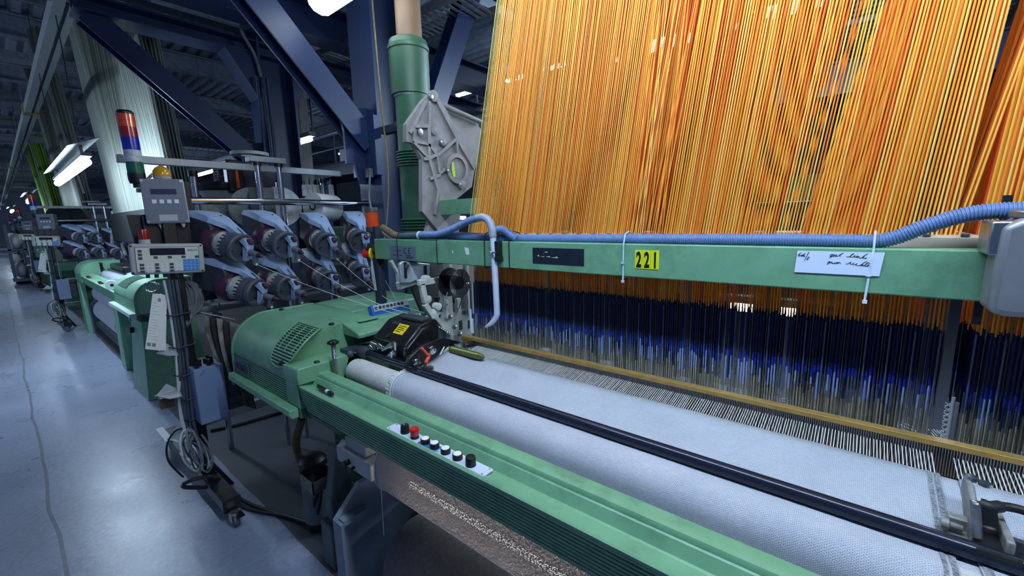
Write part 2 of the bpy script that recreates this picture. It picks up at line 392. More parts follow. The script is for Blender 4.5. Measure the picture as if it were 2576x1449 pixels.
# ---- concrete pillar, mezzanine and far machinery
struct('pillar',MB().box((-7.42,3.2,0),(-6.98,3.44,5.75)),CONC)
mz=empty('mezzanine_platform',(-8,6,3),'steel mezzanine platform with a railing, behind the concrete pillar and the harness','mezzanine')
obj('deck',MB().box((-20,6,3.02),(6,8.4,3.14)).hbeam((-20,6.02,2.96),(6,6.02,2.96),.16,.34,.02),BLUE,mz)
rl=MB()
for z in (3.5,3.86): rl.tube([(-20,6,z),(6,6,z)],.025,8)
for k in range(21): rl.tube([(-20+k*1.3,6,3.1),(-20+k*1.3,6,3.86)],.022,8)
obj('railing',rl,mat('grey blue railing',(120,136,166),.5),mz)
for x in (-12,-4,3): obj('post',MB().hbeam((x,6.4,0),(x,6.4,2.9),.2,.2,.02,up=(0,1,0)),BLUE,mz)
hx=[(-10.6,.5,.6,'grey cabinet'),(-9.3,.9,.35,'low dark drive box'),(-11.6,.5,.5,'white panel box')]
for k,(x,w,h,nm) in enumerate(hx):
    c=empty('jacquard_cabinet',(x,6.8,3.14),['grey','low dark','white panelled'][k]+' harness machine cabinet on the mezzanine, '+['in the middle','nearest the blue gusset','nearest the concrete pillar'][k],'cabinet','cabinets on the mezzanine')
    obj('body',MB().box((x,6.5,3.14),(x+w*2,7.6,3.14+h)),[MGREY,DGREY,LGREY][k],c,bev=.02)
    obj('door',MB().box((x+.1,6.47,3.2),(x+w,6.5,3.08+h)),[LGREY,BLACK,WHITE][k],c)
c=empty('jacquard_cabinet',(-6.2,6.8,3.14),'pale cabinet with a dark nameplate on the mezzanine, beside the orange cords','cabinet','cabinets on the mezzanine')
obj('body',MB().box((-6.3,6.5,3.14),(-4.6,7.6,3.72)),LGREY,c,bev=.02); obj('nameplate',MB().box((-5.95,6.485,3.46),(-5.65,6.5,3.56)),BLACK,c)
# cables dropping from the roof
tag(obj('air_line',MB().tube([(-6.35,2.9,3.9),(-6.35,2.9,2.85)],.022).tube([(-6.35,2.9,2.85),(-6.35,2.9,2.55)],.045).cyl((-6.28,2.86,2.75),(-6.18,2.8,2.75),.035),WIREB),'dark air line with a regulator hanging before the concrete pillar','air line')
tag(obj('hanging_cable',MB().tube([(-6.1,3.05,3.9),(-6.1,3.05,2.7)],.014),WIREB),'thin black cable hanging along the right edge of the concrete pillar','cable')
tag(obj('hanging_cable',MB().tube(bez([(-2.72,1.86,3.2),(-2.70,1.86,2.5),(-2.70,1.88,1.9),(-2.72,1.84,1.5),(-2.76,1.80,1.3)]),.006),mat('yellow grey cable',(140,126,80),.6)),'thin yellowish cable running down the near blue column','cable')
tag(obj('hanging_cable',MB().tube(bez([(-2.84,1.82,1.9),(-2.84,1.80,1.7),(-2.7,1.78,1.5),(-2.5,1.75,1.42)]),.008),WIREG),'thick grey cable curling from a junction box on the near blue column','cable')
o=empty('junction_box',(-2.86,1.84,1.9),'small grey junction box at the foot of the near gusset plate','junction box')
obj('body',MB().box((-2.89,1.81,1.88),(-2.84,1.85,1.95)),DGREY,o,bev=.004); obj('lid',MB().box((-2.84,1.815,1.885),(-2.835,1.845,1.945)),MGREY,o)
# world: dim blue fill coming through the open, unbuilt side of the hall
w=bpy.data.worlds.new('hall'); sc.world=w; w.use_nodes=True
bg=w.node_tree.nodes['Background']; bg.inputs['Color'].default_value=(.18,.31,.72,1); bg.inputs['Strength'].default_value=.24
cy=sc.cycles; cy.max_bounces=6; cy.diffuse_bounces=3; cy.glossy_bounces=3; cy.transmission_bounces=4; cy.transparent_max_bounces=8; cy.caustics_reflective=False; cy.caustics_refractive=False
sc.view_settings.view_transform='Standard'; sc.view_settings.look='None'; sc.view_settings.exposure=.5; sc.view_settings.gamma=1; sc.view_settings.use_curve_mapping=False
# ================================================================ loom 221
def arc(cy,cz,r,a0,a1,n): return [(cy+r*math.cos(math.radians(a0+(a1-a0)*i/n)),cz+r*math.sin(math.radians(a0+(a1-a0)*i/n))) for i in range(n+1)]
def beam_profile():
    rib=[];n=9
    for k in range(n):
        t=k/n; y=.702+.022*t; z=.886-.108*t; rib+=[(y,z),(y-.001,z-.0025),(y,z-.0065),(y+.008,z-.0075),(y+.008,z-.0115)]
    return rib+[(.728,.772),(.80,.772),(.828,.80),(.828,.925),(.823,.930),(.79,.930),(.783,.9275),(.779,.922),(.7775,.916),(.7735,.9135),(.7585,.890),(.754,.8872),(.711,.8972),(.7045,.898),(.7005,.895)]
def cover_profile(bottom=.79,back=1.14):
    p=[]
    for k in range(9):
        t=k/9; z=.795+.10*t; p+=[(.705,z),(.70,z+.003),(.70,z+.008),(.705,z+.009)]
    return p+[(.70,.90)]+arc(.885,.90,.185,180,90,18)[1:]+[(back,1.085),(back,bottom),(.703,bottom)]
def hit_cover(px,py,y0=.885,z0=.90,r=.1855):
    r_=ray(px,py); d=Vector(r_); o=Vector((0,0,H))
    # ray against the quarter-round cover (axis along x)
    a=d.y**2+d.z**2; b=2*(d.y*(o.y-y0)+d.z*(o.z-z0)); c=(o.y-y0)**2+(o.z-z0)**2-r*r
    D=b*b-4*a*c
    if D<0: return None
    t=(-b-math.sqrt(D))/(2*a); return o+d*t
loom=empty('weaving_loom',(-.1,1.2,0),'green weaving loom with the yellow number 221, the nearest one','loom','green weaving looms')
XL,XR=-1.722,2.35
bb=obj('breast_beam',MB().prism(beam_profile(),XL,XR,'x'),GREEN,loom,ang=22)
# chipped paint edge spots
# -- button plate
plx0,plx1=at(975,1077,z=.894).x,at(1228,1194,z=.894).x
def shelf(y): return .8975-.0103*(y-.711)/.042+.0006
def onshelf(px,py): return at(px,py,z=.8945)
bp=obj('button_plate',MB().prism([(plx0,.7165),(plx0+.004,.7125),(plx1-.004,.7125),(plx1,.7165),(plx1,.7475),(plx1-.004,.7515),(plx0+.004,.7515),(plx0,.7475)],.8945,.8975,'z'),mat('blue white enamel plate',(196,206,232),.4,noise=.05),loom)
obj('blue_sticker',MB().box((at(1050,1113,z=.898).x,.7135,.8976),(at(1100,1133,z=.898).x,.742,.8979)),mat('teal sticker',(30,110,160),.5,noise=.05),bp)
sc_=MB()
for x in (plx0+.01,-.885,plx1-.01):
    for y in (.7175,.7465): sc_.lathe((x,y,.8973),(0,0,1),[(0,.0028),(.0012,.0026),(.0014,.001)],10)
obj('screw',sc_,STEEL,bp)
def btn(px,py,prof,m,name,lab,cap=None,capm=None,mark=None):
    p=at(px,py,z=.8985); p.y=min(max(p.y,.729),.735)
    o=obj(name,MB().lathe((p.x,p.y,.8975),(0,0,1),prof,28),m,bp); tag(o,lab)
    if cap: q=obj('cap',MB().lathe((p.x,p.y,.8975),(0,0,1),cap,28),capm,o)
    if mark=='arrow': obj('arrow_mark',MB().xf(Matrix.Translation((p.x,p.y,.9138))@Matrix.Rotation(.5,4,'Z')).add([(-.005,-.001,0),(.001,-.001,0),(.001,-.0025,0),(.006,0,0),(.001,.0025,0),(.001,.001,0),(-.005,.001,0)],[(0,1,2,3,4,5,6)]),INK,o,smooth=False)
    if mark=='line': obj('pointer_mark',MB().box((p.x-.0012,p.y-.008,.9243),(p.x+.0012,p.y+.004,.9247)),WHITE,o)
    return o
rk=[(0,.0135),(.018,.0125),(.025,.012),(.0268,.0108),(.0266,.004)]
def fluted(px,py):
    p=at(px,py,z=.8985); p.y=.731; b=MB(); n=40; vs=[]
    for h,r in ((0,.0145),(.006,.0145),(.0062,.0135),(.024,.0125),(.0262,.0112)):
        for j in range(n):
            rr=r*(1-.05*(j%2)*(h>.006)); vs.append((p.x+rr*math.cos(2*PI*j/n),p.y+rr*math.sin(2*PI*j/n),.8975+h))
    fs=[(i*n+j,i*n+(j+1)%n,(i+1)*n+(j+1)%n,(i+1)*n+j) for i in range(4) for j in range(n)]+[tuple(range(4*n,5*n))]
    o=obj('rotary_knob',b.add(vs,fs),BLACK,bp); tag(o,'fluted black selector knob with a white pointer line')
    obj('pointer_mark',MB().box((p.x-.009,p.y-.001,.9238),(p.x-.001,p.y+.001,.9241)),WHITE,o)
fluted(1013,1090)
e=btn(1038,1103,[(0,.0135),(.007,.013),(.0075,.0115),(.010,.0115)],BLACK,'emergency_stop','red mushroom emergency stop button')
pe=at(1038,1103,z=.8985)
obj('mushroom_head',MB().lathe((pe.x,min(max(pe.y,.729),.735),.9055),(0,0,1),[(0,.0125),(.012,.0132),(.0145,.0148),(.021,.0148),(.0232,.0135),(.0238,.009),(.0230,.006)],32),RED,e)
wb=[(0,.0145),(.0145,.0142),(.0158,.0128),(.0155,.0118)]; wc=[(.0148,.0122),(.0162,.0118),(.0166,.008)]
btn(1065,1116,wb,BLACK,'push_button','blank white push button nearest the red stop button',wc,WHITE)
btn(1087,1128,wb,BLACK,'push_button','second blank white push button',wc,WHITE)
btn(1116,1141,wb,BLACK,'push_button','white push button with a black arrow',wc,WHITE,'arrow')
btn(1146,1156,wb,BLACK,'push_button','white push button with a black arrow, next to the tall black knob',wc,WHITE,'arrow')
btn(1178,1173,[(0,.0148),(.021,.0138),(.0245,.0134),(.0252,.0125),(.0235,.0122)],BLACK,'push_button','tall all-black push button')
# -- left end cover
cov=obj('end_cover',MB().prism(cover_profile(),-2.47,-1.85,'x'),GREEN,loom,ang=45)
lowp=[(.703,.795),(.70,.80),(.70,.958),(.703,.964),(.709,.967),(1.02,.967),(1.10,.985),(1.14,1.02),(1.14,.79),(.703,.79)]
obj('side_shelf',MB().prism(lowp,-1.85,-1.735,'x'),GREEN,cov,bev=.006)
obj('shelf_front',MB().prism([(.698,.90),(.698,.958),(.703,.966),(.712,.969),(.86,.969),(.86,.90)],-1.852,-1.718,'x'),GREEN,cov,bev=.004)
obj('back_panel',MB().prism([(1.145,1.088),(1.62,1.10),(1.64,1.06),(1.64,.8),(1.145,.8)],-2.48,-2.05,'x'),GREEN,cov,bev=.012)
obj('back_panel',MB().prism([(1.145,1.086),(1.33,1.088),(1.36,1.05),(1.36,.99),(1.145,.99)],-2.05,-1.80,'x'),GREEN,cov,bev=.01)
obj('front_panel',MB().add([(-1.95,1.04,1.088),(-1.80,1.04,1.086),(-1.80,1.143,1.086),(-1.95,1.143,1.088)],[(0,1,2,3)]),GREEN,cov)
obj('left_rim',MB().prism([(.694,.80)]+arc(.885,.90,.191,180,90,18)+[(1.14,1.091),(1.14,1.07)]+arc(.885,.90,.170,90,180,18)+[(.72,.80)],-2.485,-2.462,'x'),GREEN,cov,bev=.004)
obj('end_flap',MB().prism([(-1.99,1.089),(-1.845,1.089),(-1.715,1.052),(-1.715,1.03),(-1.99,1.03)],.98,1.335,'y'),GREEN,cov,bev=.006)
gp=MB().box((-1.99,1.20,1.0885),(-1.88,1.30,1.0915)); obj('opening',gp,BLACK,cov)
# vent grille: ribs along x over the quarter-round
import bisect
Lc=[hit_cover(*p) for p in [(766,806),(742,818),(720,838),(700,862),(688,885),(684,905),(692,918),(702,924)]]
Rc=[hit_cover(*p) for p in [(806,826),(792,838),(776,852),(758,872),(744,890),(734,905),(724,917),(716,923)]]
def ang(p): return math.atan2(p.z-.90,p.y-.885)   # 90..180 deg
def interp(C,a):
    A=[ang(p) for p in C]
    for p,q,u,v in zip(C,C[1:],A,A[1:]):
        if min(u,v)<=a<=max(u,v): return p.x+(q.x-p.x)*(a-u)/(v-u+1e-9)
    return C[0].x if abs(a-A[0])<abs(a-A[-1]) else C[-1].x
a0=max(ang(Lc[0]),ang(Rc[0])); a1=min(ang(Lc[-1]),ang(Rc[-1]))
def cyp(x,a,r): return (x,.885+r*math.cos(a),.90+r*math.sin(a))
vb=MB(); n=26; ring=[]
for k in range(n+1):
    a=a0+(a1-a0)*k/n; ring.append((a,interp(Lc,a),interp(Rc,a)))
vs=[];fs=[]
for a,l,r in ring: vs+=[cyp(l,a,.1858),cyp(r,a,.1858)]
fs=[(2*k,2*k+1,2*k+3,2*k+2) for k in range(n)]
vg=obj('vent_grille',MB().add(vs,fs),mat('dark green vent recess',(40,66,54),.6,noise=.1),cov)
rb=MB(); nr=17
for k in range(nr):
    a=a0+(a1-a0)*(k+.5)/nr; l=interp(Lc,a)+.002; r=interp(Rc,a)-.002
    rb.tube([cyp(l,a,.188),cyp((l+r)/2,a,.1885),cyp(r,a,.188)],.0034,8)
obj('rib',rb,GREEN,vg)
sb=MB()
for k in range(nr-6):
    a=a0+(a1-a0)*(k+1)/nr; l=interp(Lc,a); r=interp(Rc,a); w=r-l
    for f0,f1 in ((.22,.50),(.58,.86)): 
        q=[cyp(l+w*f0,a-.022,.1866),cyp(l+w*f1,a-.022,.1866),cyp(l+w*f1,a+.022,.1866),cyp(l+w*f0,a+.022,.1866)]; sb.add(q,[(0,1,2,3)])
obj('slot',sb,INK,vg)
sp_=MB()
for f_ in (.20,.51,.86):
    sp_.tube([cyp(l+(r-l)*f_,a,.1895) for a,l,r in ring[2:-7]],.0024,6)
obj('spine',sp_,GREEN,vg)
rm=MB()
rm.tube(bez([cyp(p.x-.003,ang(p),.187) for p in Lc]+[cyp(p.x+.003,ang(p),.187) for p in reversed(Rc)],5),.004,8)
obj('grille_rim',rm,GREEN,vg)
pk=hit_cover(708,918); obj('lock',MB().lathe((pk.x+.012,pk.y-.004,pk.z+.012),(0,-.8,.5),[(0,.012),(.006,.012),(.008,.009)],18),BLACK,vg)
for px,py,z in ((834,816,1.087),(797,912,.968),(708,779,1.087)):
    p=at(px,py,z=z); obj('rubber_plug',MB().lathe(p,(0,0,1),[(-.002,.013),(.004,.012),(.007,.009),(.008,.003)],18),BLACK,cov)
# maker badge
bdg=obj('badge',MB().prism([(-2.44,.812),(-2.27,.812),(-2.262,.85),(-2.268,.885),(-2.44,.885)],.695,.699,'y'),mat('slate badge',(74,90,108),.5,noise=.1),cov)
text('lettering','SOMET',.05,mat('dark badge letters',(24,34,54),.5,noise=0),bdg,FRONT(-2.425,.6945,.829),sx=.98,ext=.0008,off=.0015)
obj('bumper_strip',MB().prism([(.66,.772),(.664,.796),(.70,.798),(.70,.756),(.672,.756)],-2.46,-1.745,'x'),GREEN,cov,bev=.004)
obj('bumper_strip',MB().prism([(.666,.772),(.67,.796),(.70,.798),(.70,.756),(.672,.756)],-2.485,-2.465,'x'),GREEN,cov,bev=.004)
obj('underside',MB().prism([(.70,.79),(.70,.755),(.80,.71),(1.10,.71),(1.10,.79)],-2.44,-1.735,'x').prism([(.725,.775),(.74,.74),(.82,.72),(.82,.775)],-1.735,-1.5,'x'),GREEND,cov)
# right end cover (outside the frame, mirrored shape)
obj('end_cover',MB().prism(cover_profile(),2.35,3.05,'x'),GREEN,loom,ang=45)
# -- legs and lower frame
for x in (-2.2,2.6): obj('leg',MB().box((x-.2,1.15,0),(x+.2,1.6,.8)),GREEND,loom,bev=.01)
obj('leg',MB().prism([(.69,0),(.69,.40),(.80,.505),(1.3,.52),(1.3,0)],-1.515,-1.49,'x').box((-1.515,.688,0),(-1.45,.70,.40)).box((-1.515,.70,.39),(-1.45,.80,.41)),mat('blue grey side plate',(112,124,140),.5,noise=.12,nscale=8),loom)
lg=MB().prism([(.79,.0),(.79,.30),(.83,.50),(.90,.56),(.90,0)],-1.80,-1.74,'x'); lg.box((-1.80,.76,0),(-1.70,.80,.22)); obj('leg',lg,mat('olive grey casting',(92,100,100),.6,noise=.25,nscale=9),loom,bev=.008)
obj('frame_tie',MB().box((-1.9,1.2,.18),(2.3,1.3,.36)).box((-1.9,1.6,.5),(2.3,1.75,.8)),GREEND,loom)
# -- take-up parts below the beam
br=obj('take_up_bracket',MB().box((-1.66,.80,.545),(-1.40,.86,.615)).box((-1.62,.82,.615),(-1.46,.87,.66)),LGREY,loom,bev=.005)
obj('bolt',MB().cyl((-1.56,.80,.575),(-1.56,.775,.575),.012).cyl((-1.52,.80,.565),(-1.52,.785,.565),.006),BLACK,br)
obj('take_up_shaft',MB().cyl((-1.9,.98,.44),(2.3,.98,.44),.03),DGREY,loom)
# -- cloth support roller, tension bar
ro=obj('cloth_roller',MB().lathe((-1.72,.95,.893),(1,0,0),[(0,.03),(.0,.046),(.012,.054),(.03,.056),(4.03,.056),(4.05,.05),(4.05,.02)],36),RUBWHITE,loom); tag(ro,'rough white covered roller')
obj('tension_bar',MB().cyl((-1.80,1.0,.963),(2.3,1.0,.963),.0165,n=20),NAVYBAR,loom)
cl=MB().lathe((-1.80,1.0,.963),(1,0,0),[(0,.02),(.03,.03),(.10,.03),(.12,.02)],16); cl.box((-1.80,.93,.95),(-1.74,1.0,.985)); cl.ball((-1.745,.945,.965),.02)
obj('roller_bracket',cl.prism([(.90,.86),(.98,.86),(1.0,.96),(.94,.97)],-1.755,-1.735,'x').cyl((-1.75,.93,.885),(-1.70,.93,.885),.02),DGREY,loom)
ps=at(842,905,z=.98); k=MB().cyl((ps.x,ps.y,.90),(ps.x,ps.y,1.05),.008)
for i in range(12): k.lathe((ps.x,ps.y,.985+i*.005),(0,0,1),[(0,.008),(.0025,.0105),(.005,.008)],10)
sk=obj('clamp_screw',k,STEEL,loom); kb=MB()
for j in range(6):
    t=j*PI/3; kb.ball((ps.x+.016*math.cos(t),ps.y+.016*math.sin(t),1.056),.008,8)
obj('star_knob',kb.lathe((ps.x,ps.y,1.046),(0,0,1),[(0,.014),(.004,.018),(.016,.018),(.02,.012)],18),BLACK,sk)
# -- reed
rd=obj('reed',MB().box((-1.37,1.298,.93),(2.2,1.306,1.022)),REEDD,loom); tag(rd,'dark reed with its dents behind a brass cap')
obj('reed_cap',MB().box((-1.372,1.286,1.019),(2.2,1.312,1.0325)),BRASS,rd,bev=.001)
dn=MB(); x=-1.366
while x<.9: dn.box((x,1.2955,.95),(x+.0018,1.2985,1.018)); x+=.0046
obj('dents',dn,STEEL,rd,smooth=False); 
lb=at(1507,917,y=1.287); obj('reed_label',MB().box((lb.x-.038,1.2868,1.0185),(lb.x+.045,1.288,1.0315)),mat('silver label',(190,200,214),.4,noise=.05),rd)
obj('sley',MB().prism([(1.285,.93),(1.33,.955),(1.33,.80),(1.29,.80)],-1.55,2.3,'x'),DGREY,loom)
# -- crossbeam
cb=obj('crossbeam',MB().prism([(1.283,1.358),(1.28,1.361),(1.28,1.461),(1.283,1.464),(1.36,1.464),(1.36,1.358)],-2.005,2.3,'x'),GREEN,loom); tag(cb,'pale green crossbeam carrying the number plate')
obj('comber_rail',MB().prism([(1.372,1.455),(1.372,1.485),(1.39,1.49),(1.70,1.49),(1.70,1.455)],-1.52,.205,'x').prism([(1.372,1.455),(1.372,1.485),(1.39,1.49),(1.70,1.49),(1.70,1.455)],.245,1.95,'x'),mat('pale comber rail',(186,172,158),.5,noise=.2,nscale=12),loom)
rv=MB(); x=-1.5
while x<1.9: obj('rail_clip',MB().box((x,1.374,1.488),(x+.014,1.386,1.493)),CHROME,loom); x+=.062
npl=obj('number_plate',MB().box((-.5475,1.2785,1.3865),(-.5225,1.2798,1.445)).box((-.5215,1.2785,1.3865),(-.4965,1.2798,1.445)).box((-.4955,1.2785,1.3865),(-.4705,1.2798,1.445)),LIME,cb); tag(npl,'three yellow tiles reading 221')
cbx=[(-.535,'2'),(-.509,'2'),(-.483,'1')]
for x,ch in cbx: text('digit',ch,.066,INK,npl,FRONT(x,1.2782,1.3925),align='CENTER',sx=.50,off=.0024)
obj('black_plate',MB().box((-.952,1.2786,1.384),(-.732,1.2798,1.443)),mat('worn black plate',(26,32,46),.4,noise=.3,nscale=30),cb)
sc2=MB()
for (u,v,w,h) in ((.10,.42,.04,.14),(.24,.22,.07,.07),(.16,.52,.09,.05),(.28,.48,.08,.09),(.36,.54,.16,.07),(.46,.5,.05,.05),(.21,.35,.03,.03)):
    x=-.952+u*.22; z=1.443-v*.059; q=[(x+w*.22*(.1*R.random()),1.2783,z-h*.03),(x+w*.22,1.2783,z-h*.059*R.random()*.5),(x+w*.2,1.2783,z-h*.059),(x+w*.08,1.2783,z-h*.05)]; sc2.add(q,[(0,1,2,3)])
obj('paint_scrape',sc2,mat('pale scraped paint',(190,204,180),.6,noise=.1),cb,smooth=False)
cep=obj('rating_plate',MB().box((-1.868,1.2787,1.364),(-1.654,1.2798,1.431)),mat('grey rating plate',(120,136,152),.4,.3,noise=.2,nscale=40),cb)
def strokes(pts,M,r,mb):
    mb.tube([M(p) for p in pts],r,6); return mb
ce=MB()
for cx_ in (0,.034):
    ce.tube([(-1.735+cx_+.012*math.cos(math.radians(t)),1.2783,1.409+.0135*math.sin(math.radians(t))) for t in range(70,291,20)],.0016,6)
ce.tube([(-1.713,1.2783,1.409),(-1.703,1.2783,1.409)],.0016,6)
obj('mark',ce,INK,cep)
text('lettering','somet',.016,INK,cep,FRONT(-1.815,1.2785,1.404),shear=.3,ext=.0002)
ln=MB()
for z,x0,x1 in ((1.383,-1.845,-1.80),(1.383,-1.79,-1.76),(1.384,-1.735,-1.695),(1.377,-1.735,-1.675),(1.372,-1.735,-1.68)): ln.box((x0,1.2784,z),(x1,1.2787,z+.003))
obj('print',ln,INK,cep)
obj('sticker_remnant',MB().add([(at(1168,622,y=1.2795)),(at(1172,640,y=1.2795)),(at(1181,641,y=1.2795)),(at(1179,624,y=1.2795))],[(0,1,2,3)]).add([at(1136,627,y=1.2795),at(1138,638,y=1.2795),at(1141,634,y=1.2795)],[(0,1,2)]),WHITE,cb,smooth=False)
# -- cast middle bracket
mbk=MB().prism([(.20,1.352),(.222,1.345),(.60,1.345),(.60,1.53),(.226,1.53),(.203,1.515)],1.19,1.279,'y')
mb_=obj('middle_bracket',mbk,mat('silver casting',(150,152,158),.42,.6,noise=.12,nscale=20),loom,bev=.012,seg=3)
obj('flange',MB().box((.19,1.20,1.46),(.235,1.30,1.525)).cyl((.245,1.23,1.53),(.245,1.23,1.545),.03),STEEL,mb_,bev=.004)
obj('guide_strap',MB().box((.222,1.335,1.50),(.236,1.345,1.575)),BLACK,mb_); obj('guide_strap',MB().box((.200,1.30,1.305),(.213,1.31,1.36)),BLACK,mb_)
# -- cast side arm (left) with ribs
def YZ(pts,x): return [(p.y,p.z) for p in [at(*q,x=x) for q in pts]]
X0=-1.85
outl=YZ([(1066,250),(1084,235),(1102,246),(1122,275),(1160,345),(1196,420),(1187,470),(1150,500),(1150,592),(1112,592),(1062,532),(1062,400),(1040,360),(1022,356),(1022,312)],X0)
ca=obj('cast_arm',MB().prism(outl,X0-.03,X0,'x'),CAST,loom,smooth=False); tag(ca,'ribbed grey cast arm')
rbs=MB(); RK=0
def rib_(pts,r=.008):
    P=[Vector(q) for q in [at(*p,x=X0+.004) for p in pts]]
    global RK; RK+=1; sh=Vector((.0005*(RK%9),0,0))
    for a,b in zip(P,P[1:]): rbs.beam(a+sh,b+sh,.018,r*2,(0,-.4,1) if abs((b-a).normalized().z)<.9 else (0,1,0))
for r_ in ([(1070,255),(1030,335)],[(1079,255),(1078,400)],[(1098,255),(1150,355),(1192,425)],[(1078,400),(1100,480),(1092,540)],[(1100,390),(1146,350)],[(1040,360),(1076,398)],[(1040,318),(1076,318)],[(1076,318),(1076,362)],[(1040,318),(1040,356)],[(1040,356),(1076,362)],[(1076,362),(1098,390),(1104,435)],[(1080,450),(1106,440)],[(1104,435),(1130,420)],[(1078,400),(1064,400)],[(1146,350),(1150,392)],[(1075,400),(1098,388)]): rib_(r_)
obj('rib',rbs,CAST,ca,smooth=False)
bs=MB()
for p,r0,h in (((1086,243),.03,.02),((1090,330),.024,.012),((1110,358),.022,.018),((1127,430),.024,.012),((1158,466),.026,.022)):
    c=at(*p,x=X0); bs.lathe(c,(1,0,0),[(-.005,r0),(h,r0),(h+.003,r0*.8)],20)
obj('boss',bs,CAST,ca)
hl=MB()
for p,r0 in (((1086,243),.013),((1110,358),.009),((1058,332),.018),((1127,430),.009),((1158,466),.012)):
    c=at(*p,x=X0+.026); hl.lathe(c,(1,0,0),[(-.01,r0),(.0,r0),(.001,r0*.6)],16)
obj('bolt',hl,STEEL,ca)
c=at(1146,425,x=X0); obj('bearing',MB().lathe(c,(1,0,0),[(0,.085),(.02,.085),(.022,.062),(.012,.06)],32),CAST,ca)
obj('bore',MB().lathe((c.x+.0205,c.y,c.z),(1,0,0),[(0,.058),(.002,.058)],28),INK,ca)
obj('tag_sticker',MB().add([at(*q,x=X0+.024) for q in ((1137,408),(1141,407),(1146,442),(1142,447),(1138,436))],[(0,1,2,3,4)]),mat('bright lime sticker',(190,240,30),.4,noise=0),ca,smooth=False)
rear=YZ([(1105,262),(1200,305),(1212,330),(1200,420),(1180,430),(1130,330)],-1.98); obj('rear_arm',MB().prism(rear,-2.02,-1.98,'x').tube([at(1108,262,x=-1.95),at(1212,308,x=-1.95)],.016),CAST,ca,bev=.005)
low=YZ([(1075,585),(1082,600),(1120,600),(1155,590),(1160,530),(1090,530)],-1.88); obj('arm_foot',MB().prism(low,-1.92,-1.88,'x'),CAST,ca,bev=.005)
obj('back_crossbeam',MB().box((-1.86,1.62,1.585),(2.3,1.70,1.665)),GREEN,loom)
# -- white perforated side frame
X1=-1.60
W=MB()
def plate(pts,x=X1,t=.02): W.prism(YZ(pts,x),x-t,x,'x')
def bar(a,b,w=.03,x=X1,t=.025): 
    p=at(*a,x=x); q=at(*b,x=x); W.beam(p,q,t,w,(0,0,1) if abs((q-p).normalized().z)<.85 else (0,1,0))
bar((1052,712),(1118,702),.03); bar((1060,712),(1070,762),.028); bar((1112,700),(1118,770),.03); bar((1068,764),(1090,800),.028)
bar((1118,660),(1128,800),.05); bar((1178,660),(1182,790),.055); bar((1150,750),(1152,785),.03)
plate([(1115,655),(1190,665),(1190,690),(1116,676)])
wf=obj('side_frame',W,WCAST,loom,bev=.004); tag(wf,'white perforated side frame')
for p in ((1066,702),(1094,770),(1068,752),(1110,738),(1080,786),(1112,758)): obj('lug',MB().lathe(at(*p,x=X1-.02),(1,0,0),[(0,.02),(.03,.02),(.033,.014)],18),WCAST,wf)
obj('base_plate',MB().prism(YZ([(1072,797),(1092,778),(1128,790),(1187,773),(1188,850),(1150,853),(1122,838),(1098,806)],X1-.006),X1-.022,X1-.006,'x'),WCAST,wf,bev=.004)
hh=MB()
for c_,w_,h_ in (((1160,818),.022,.05),((1181,816),.016,.045),((1145,740),.03,.09),((1108,795),.014,.014)):
    p=at(*c_,x=X1-.003); hh.box((X1-.0062,p.y-w_/2,p.z-h_/2),(X1-.0045,p.y+w_/2,p.z+h_/2))
obj('dark_opening',hh,INK,wf)
bt=MB()
for p in ((1130,796),(1142,822),(1155,840)): bt.lathe(at(*p,x=X1+.004),(1,0,0),[(0,.014),(.01,.014),(.012,.008)],6)
obj('bolt',bt,STEEL,wf)
pl=MB().prism(YZ([(1006,664),(1014,657),(1082,664),(1080,702),(1044,706),(1032,712),(1010,712)],-1.72),-1.74,-1.72,'x')
wp=obj('mounting_plate',pl,mat('zinc plate',(190,200,212),.35,.5,noise=.2,nscale=10),wf,bev=.003)
sl=MB()
for p,q in (((1019,660),(1021,700)),((1070,668),(1071,690))): sl.beam(at(*p,x=-1.718),at(*q,x=-1.718),.004,.014,(0,1,0))
obj('slot',sl,INK,wp); obj('bolt',MB().lathe(at(1022,671,x=-1.72),(1,0,0),[(0,.012),(.015,.012),(.016,.006)],14),STEEL,wp)
obj('strut',MB().beam(at(983,656,x=-1.86),at(1001,686,x=-1.86),.02,.016).beam(at(1001,686,x=-1.86),at(1005,728,x=-1.86),.02,.016,(0,1,0)),WCAST,wf)
obj('lower_tray',MB().prism(YZ([(1006,712),(1050,700),(1060,712),(1010,728)],-1.75),-1.79,-1.75,'x'),WCAST,wf,bev=.003)
obj('back_shadow_panel',MB().prism(YZ([(1030,655),(1190,665),(1190,850),(1080,800),(1050,730)],-1.72),-1.78,-1.76,'x'),mat('dark brown shade sheet',(48,44,42),.6,noise=.3),loom)  # dark sheet standing in for the shade behind the white frame
obj('glass_rod',MB().tube([at(1183,778,y=1.33),at(1186,836,y=1.33)],.005).tube([at(1188,802,y=1.335),at(1190,838,y=1.335)],.005),WHITE,wf)
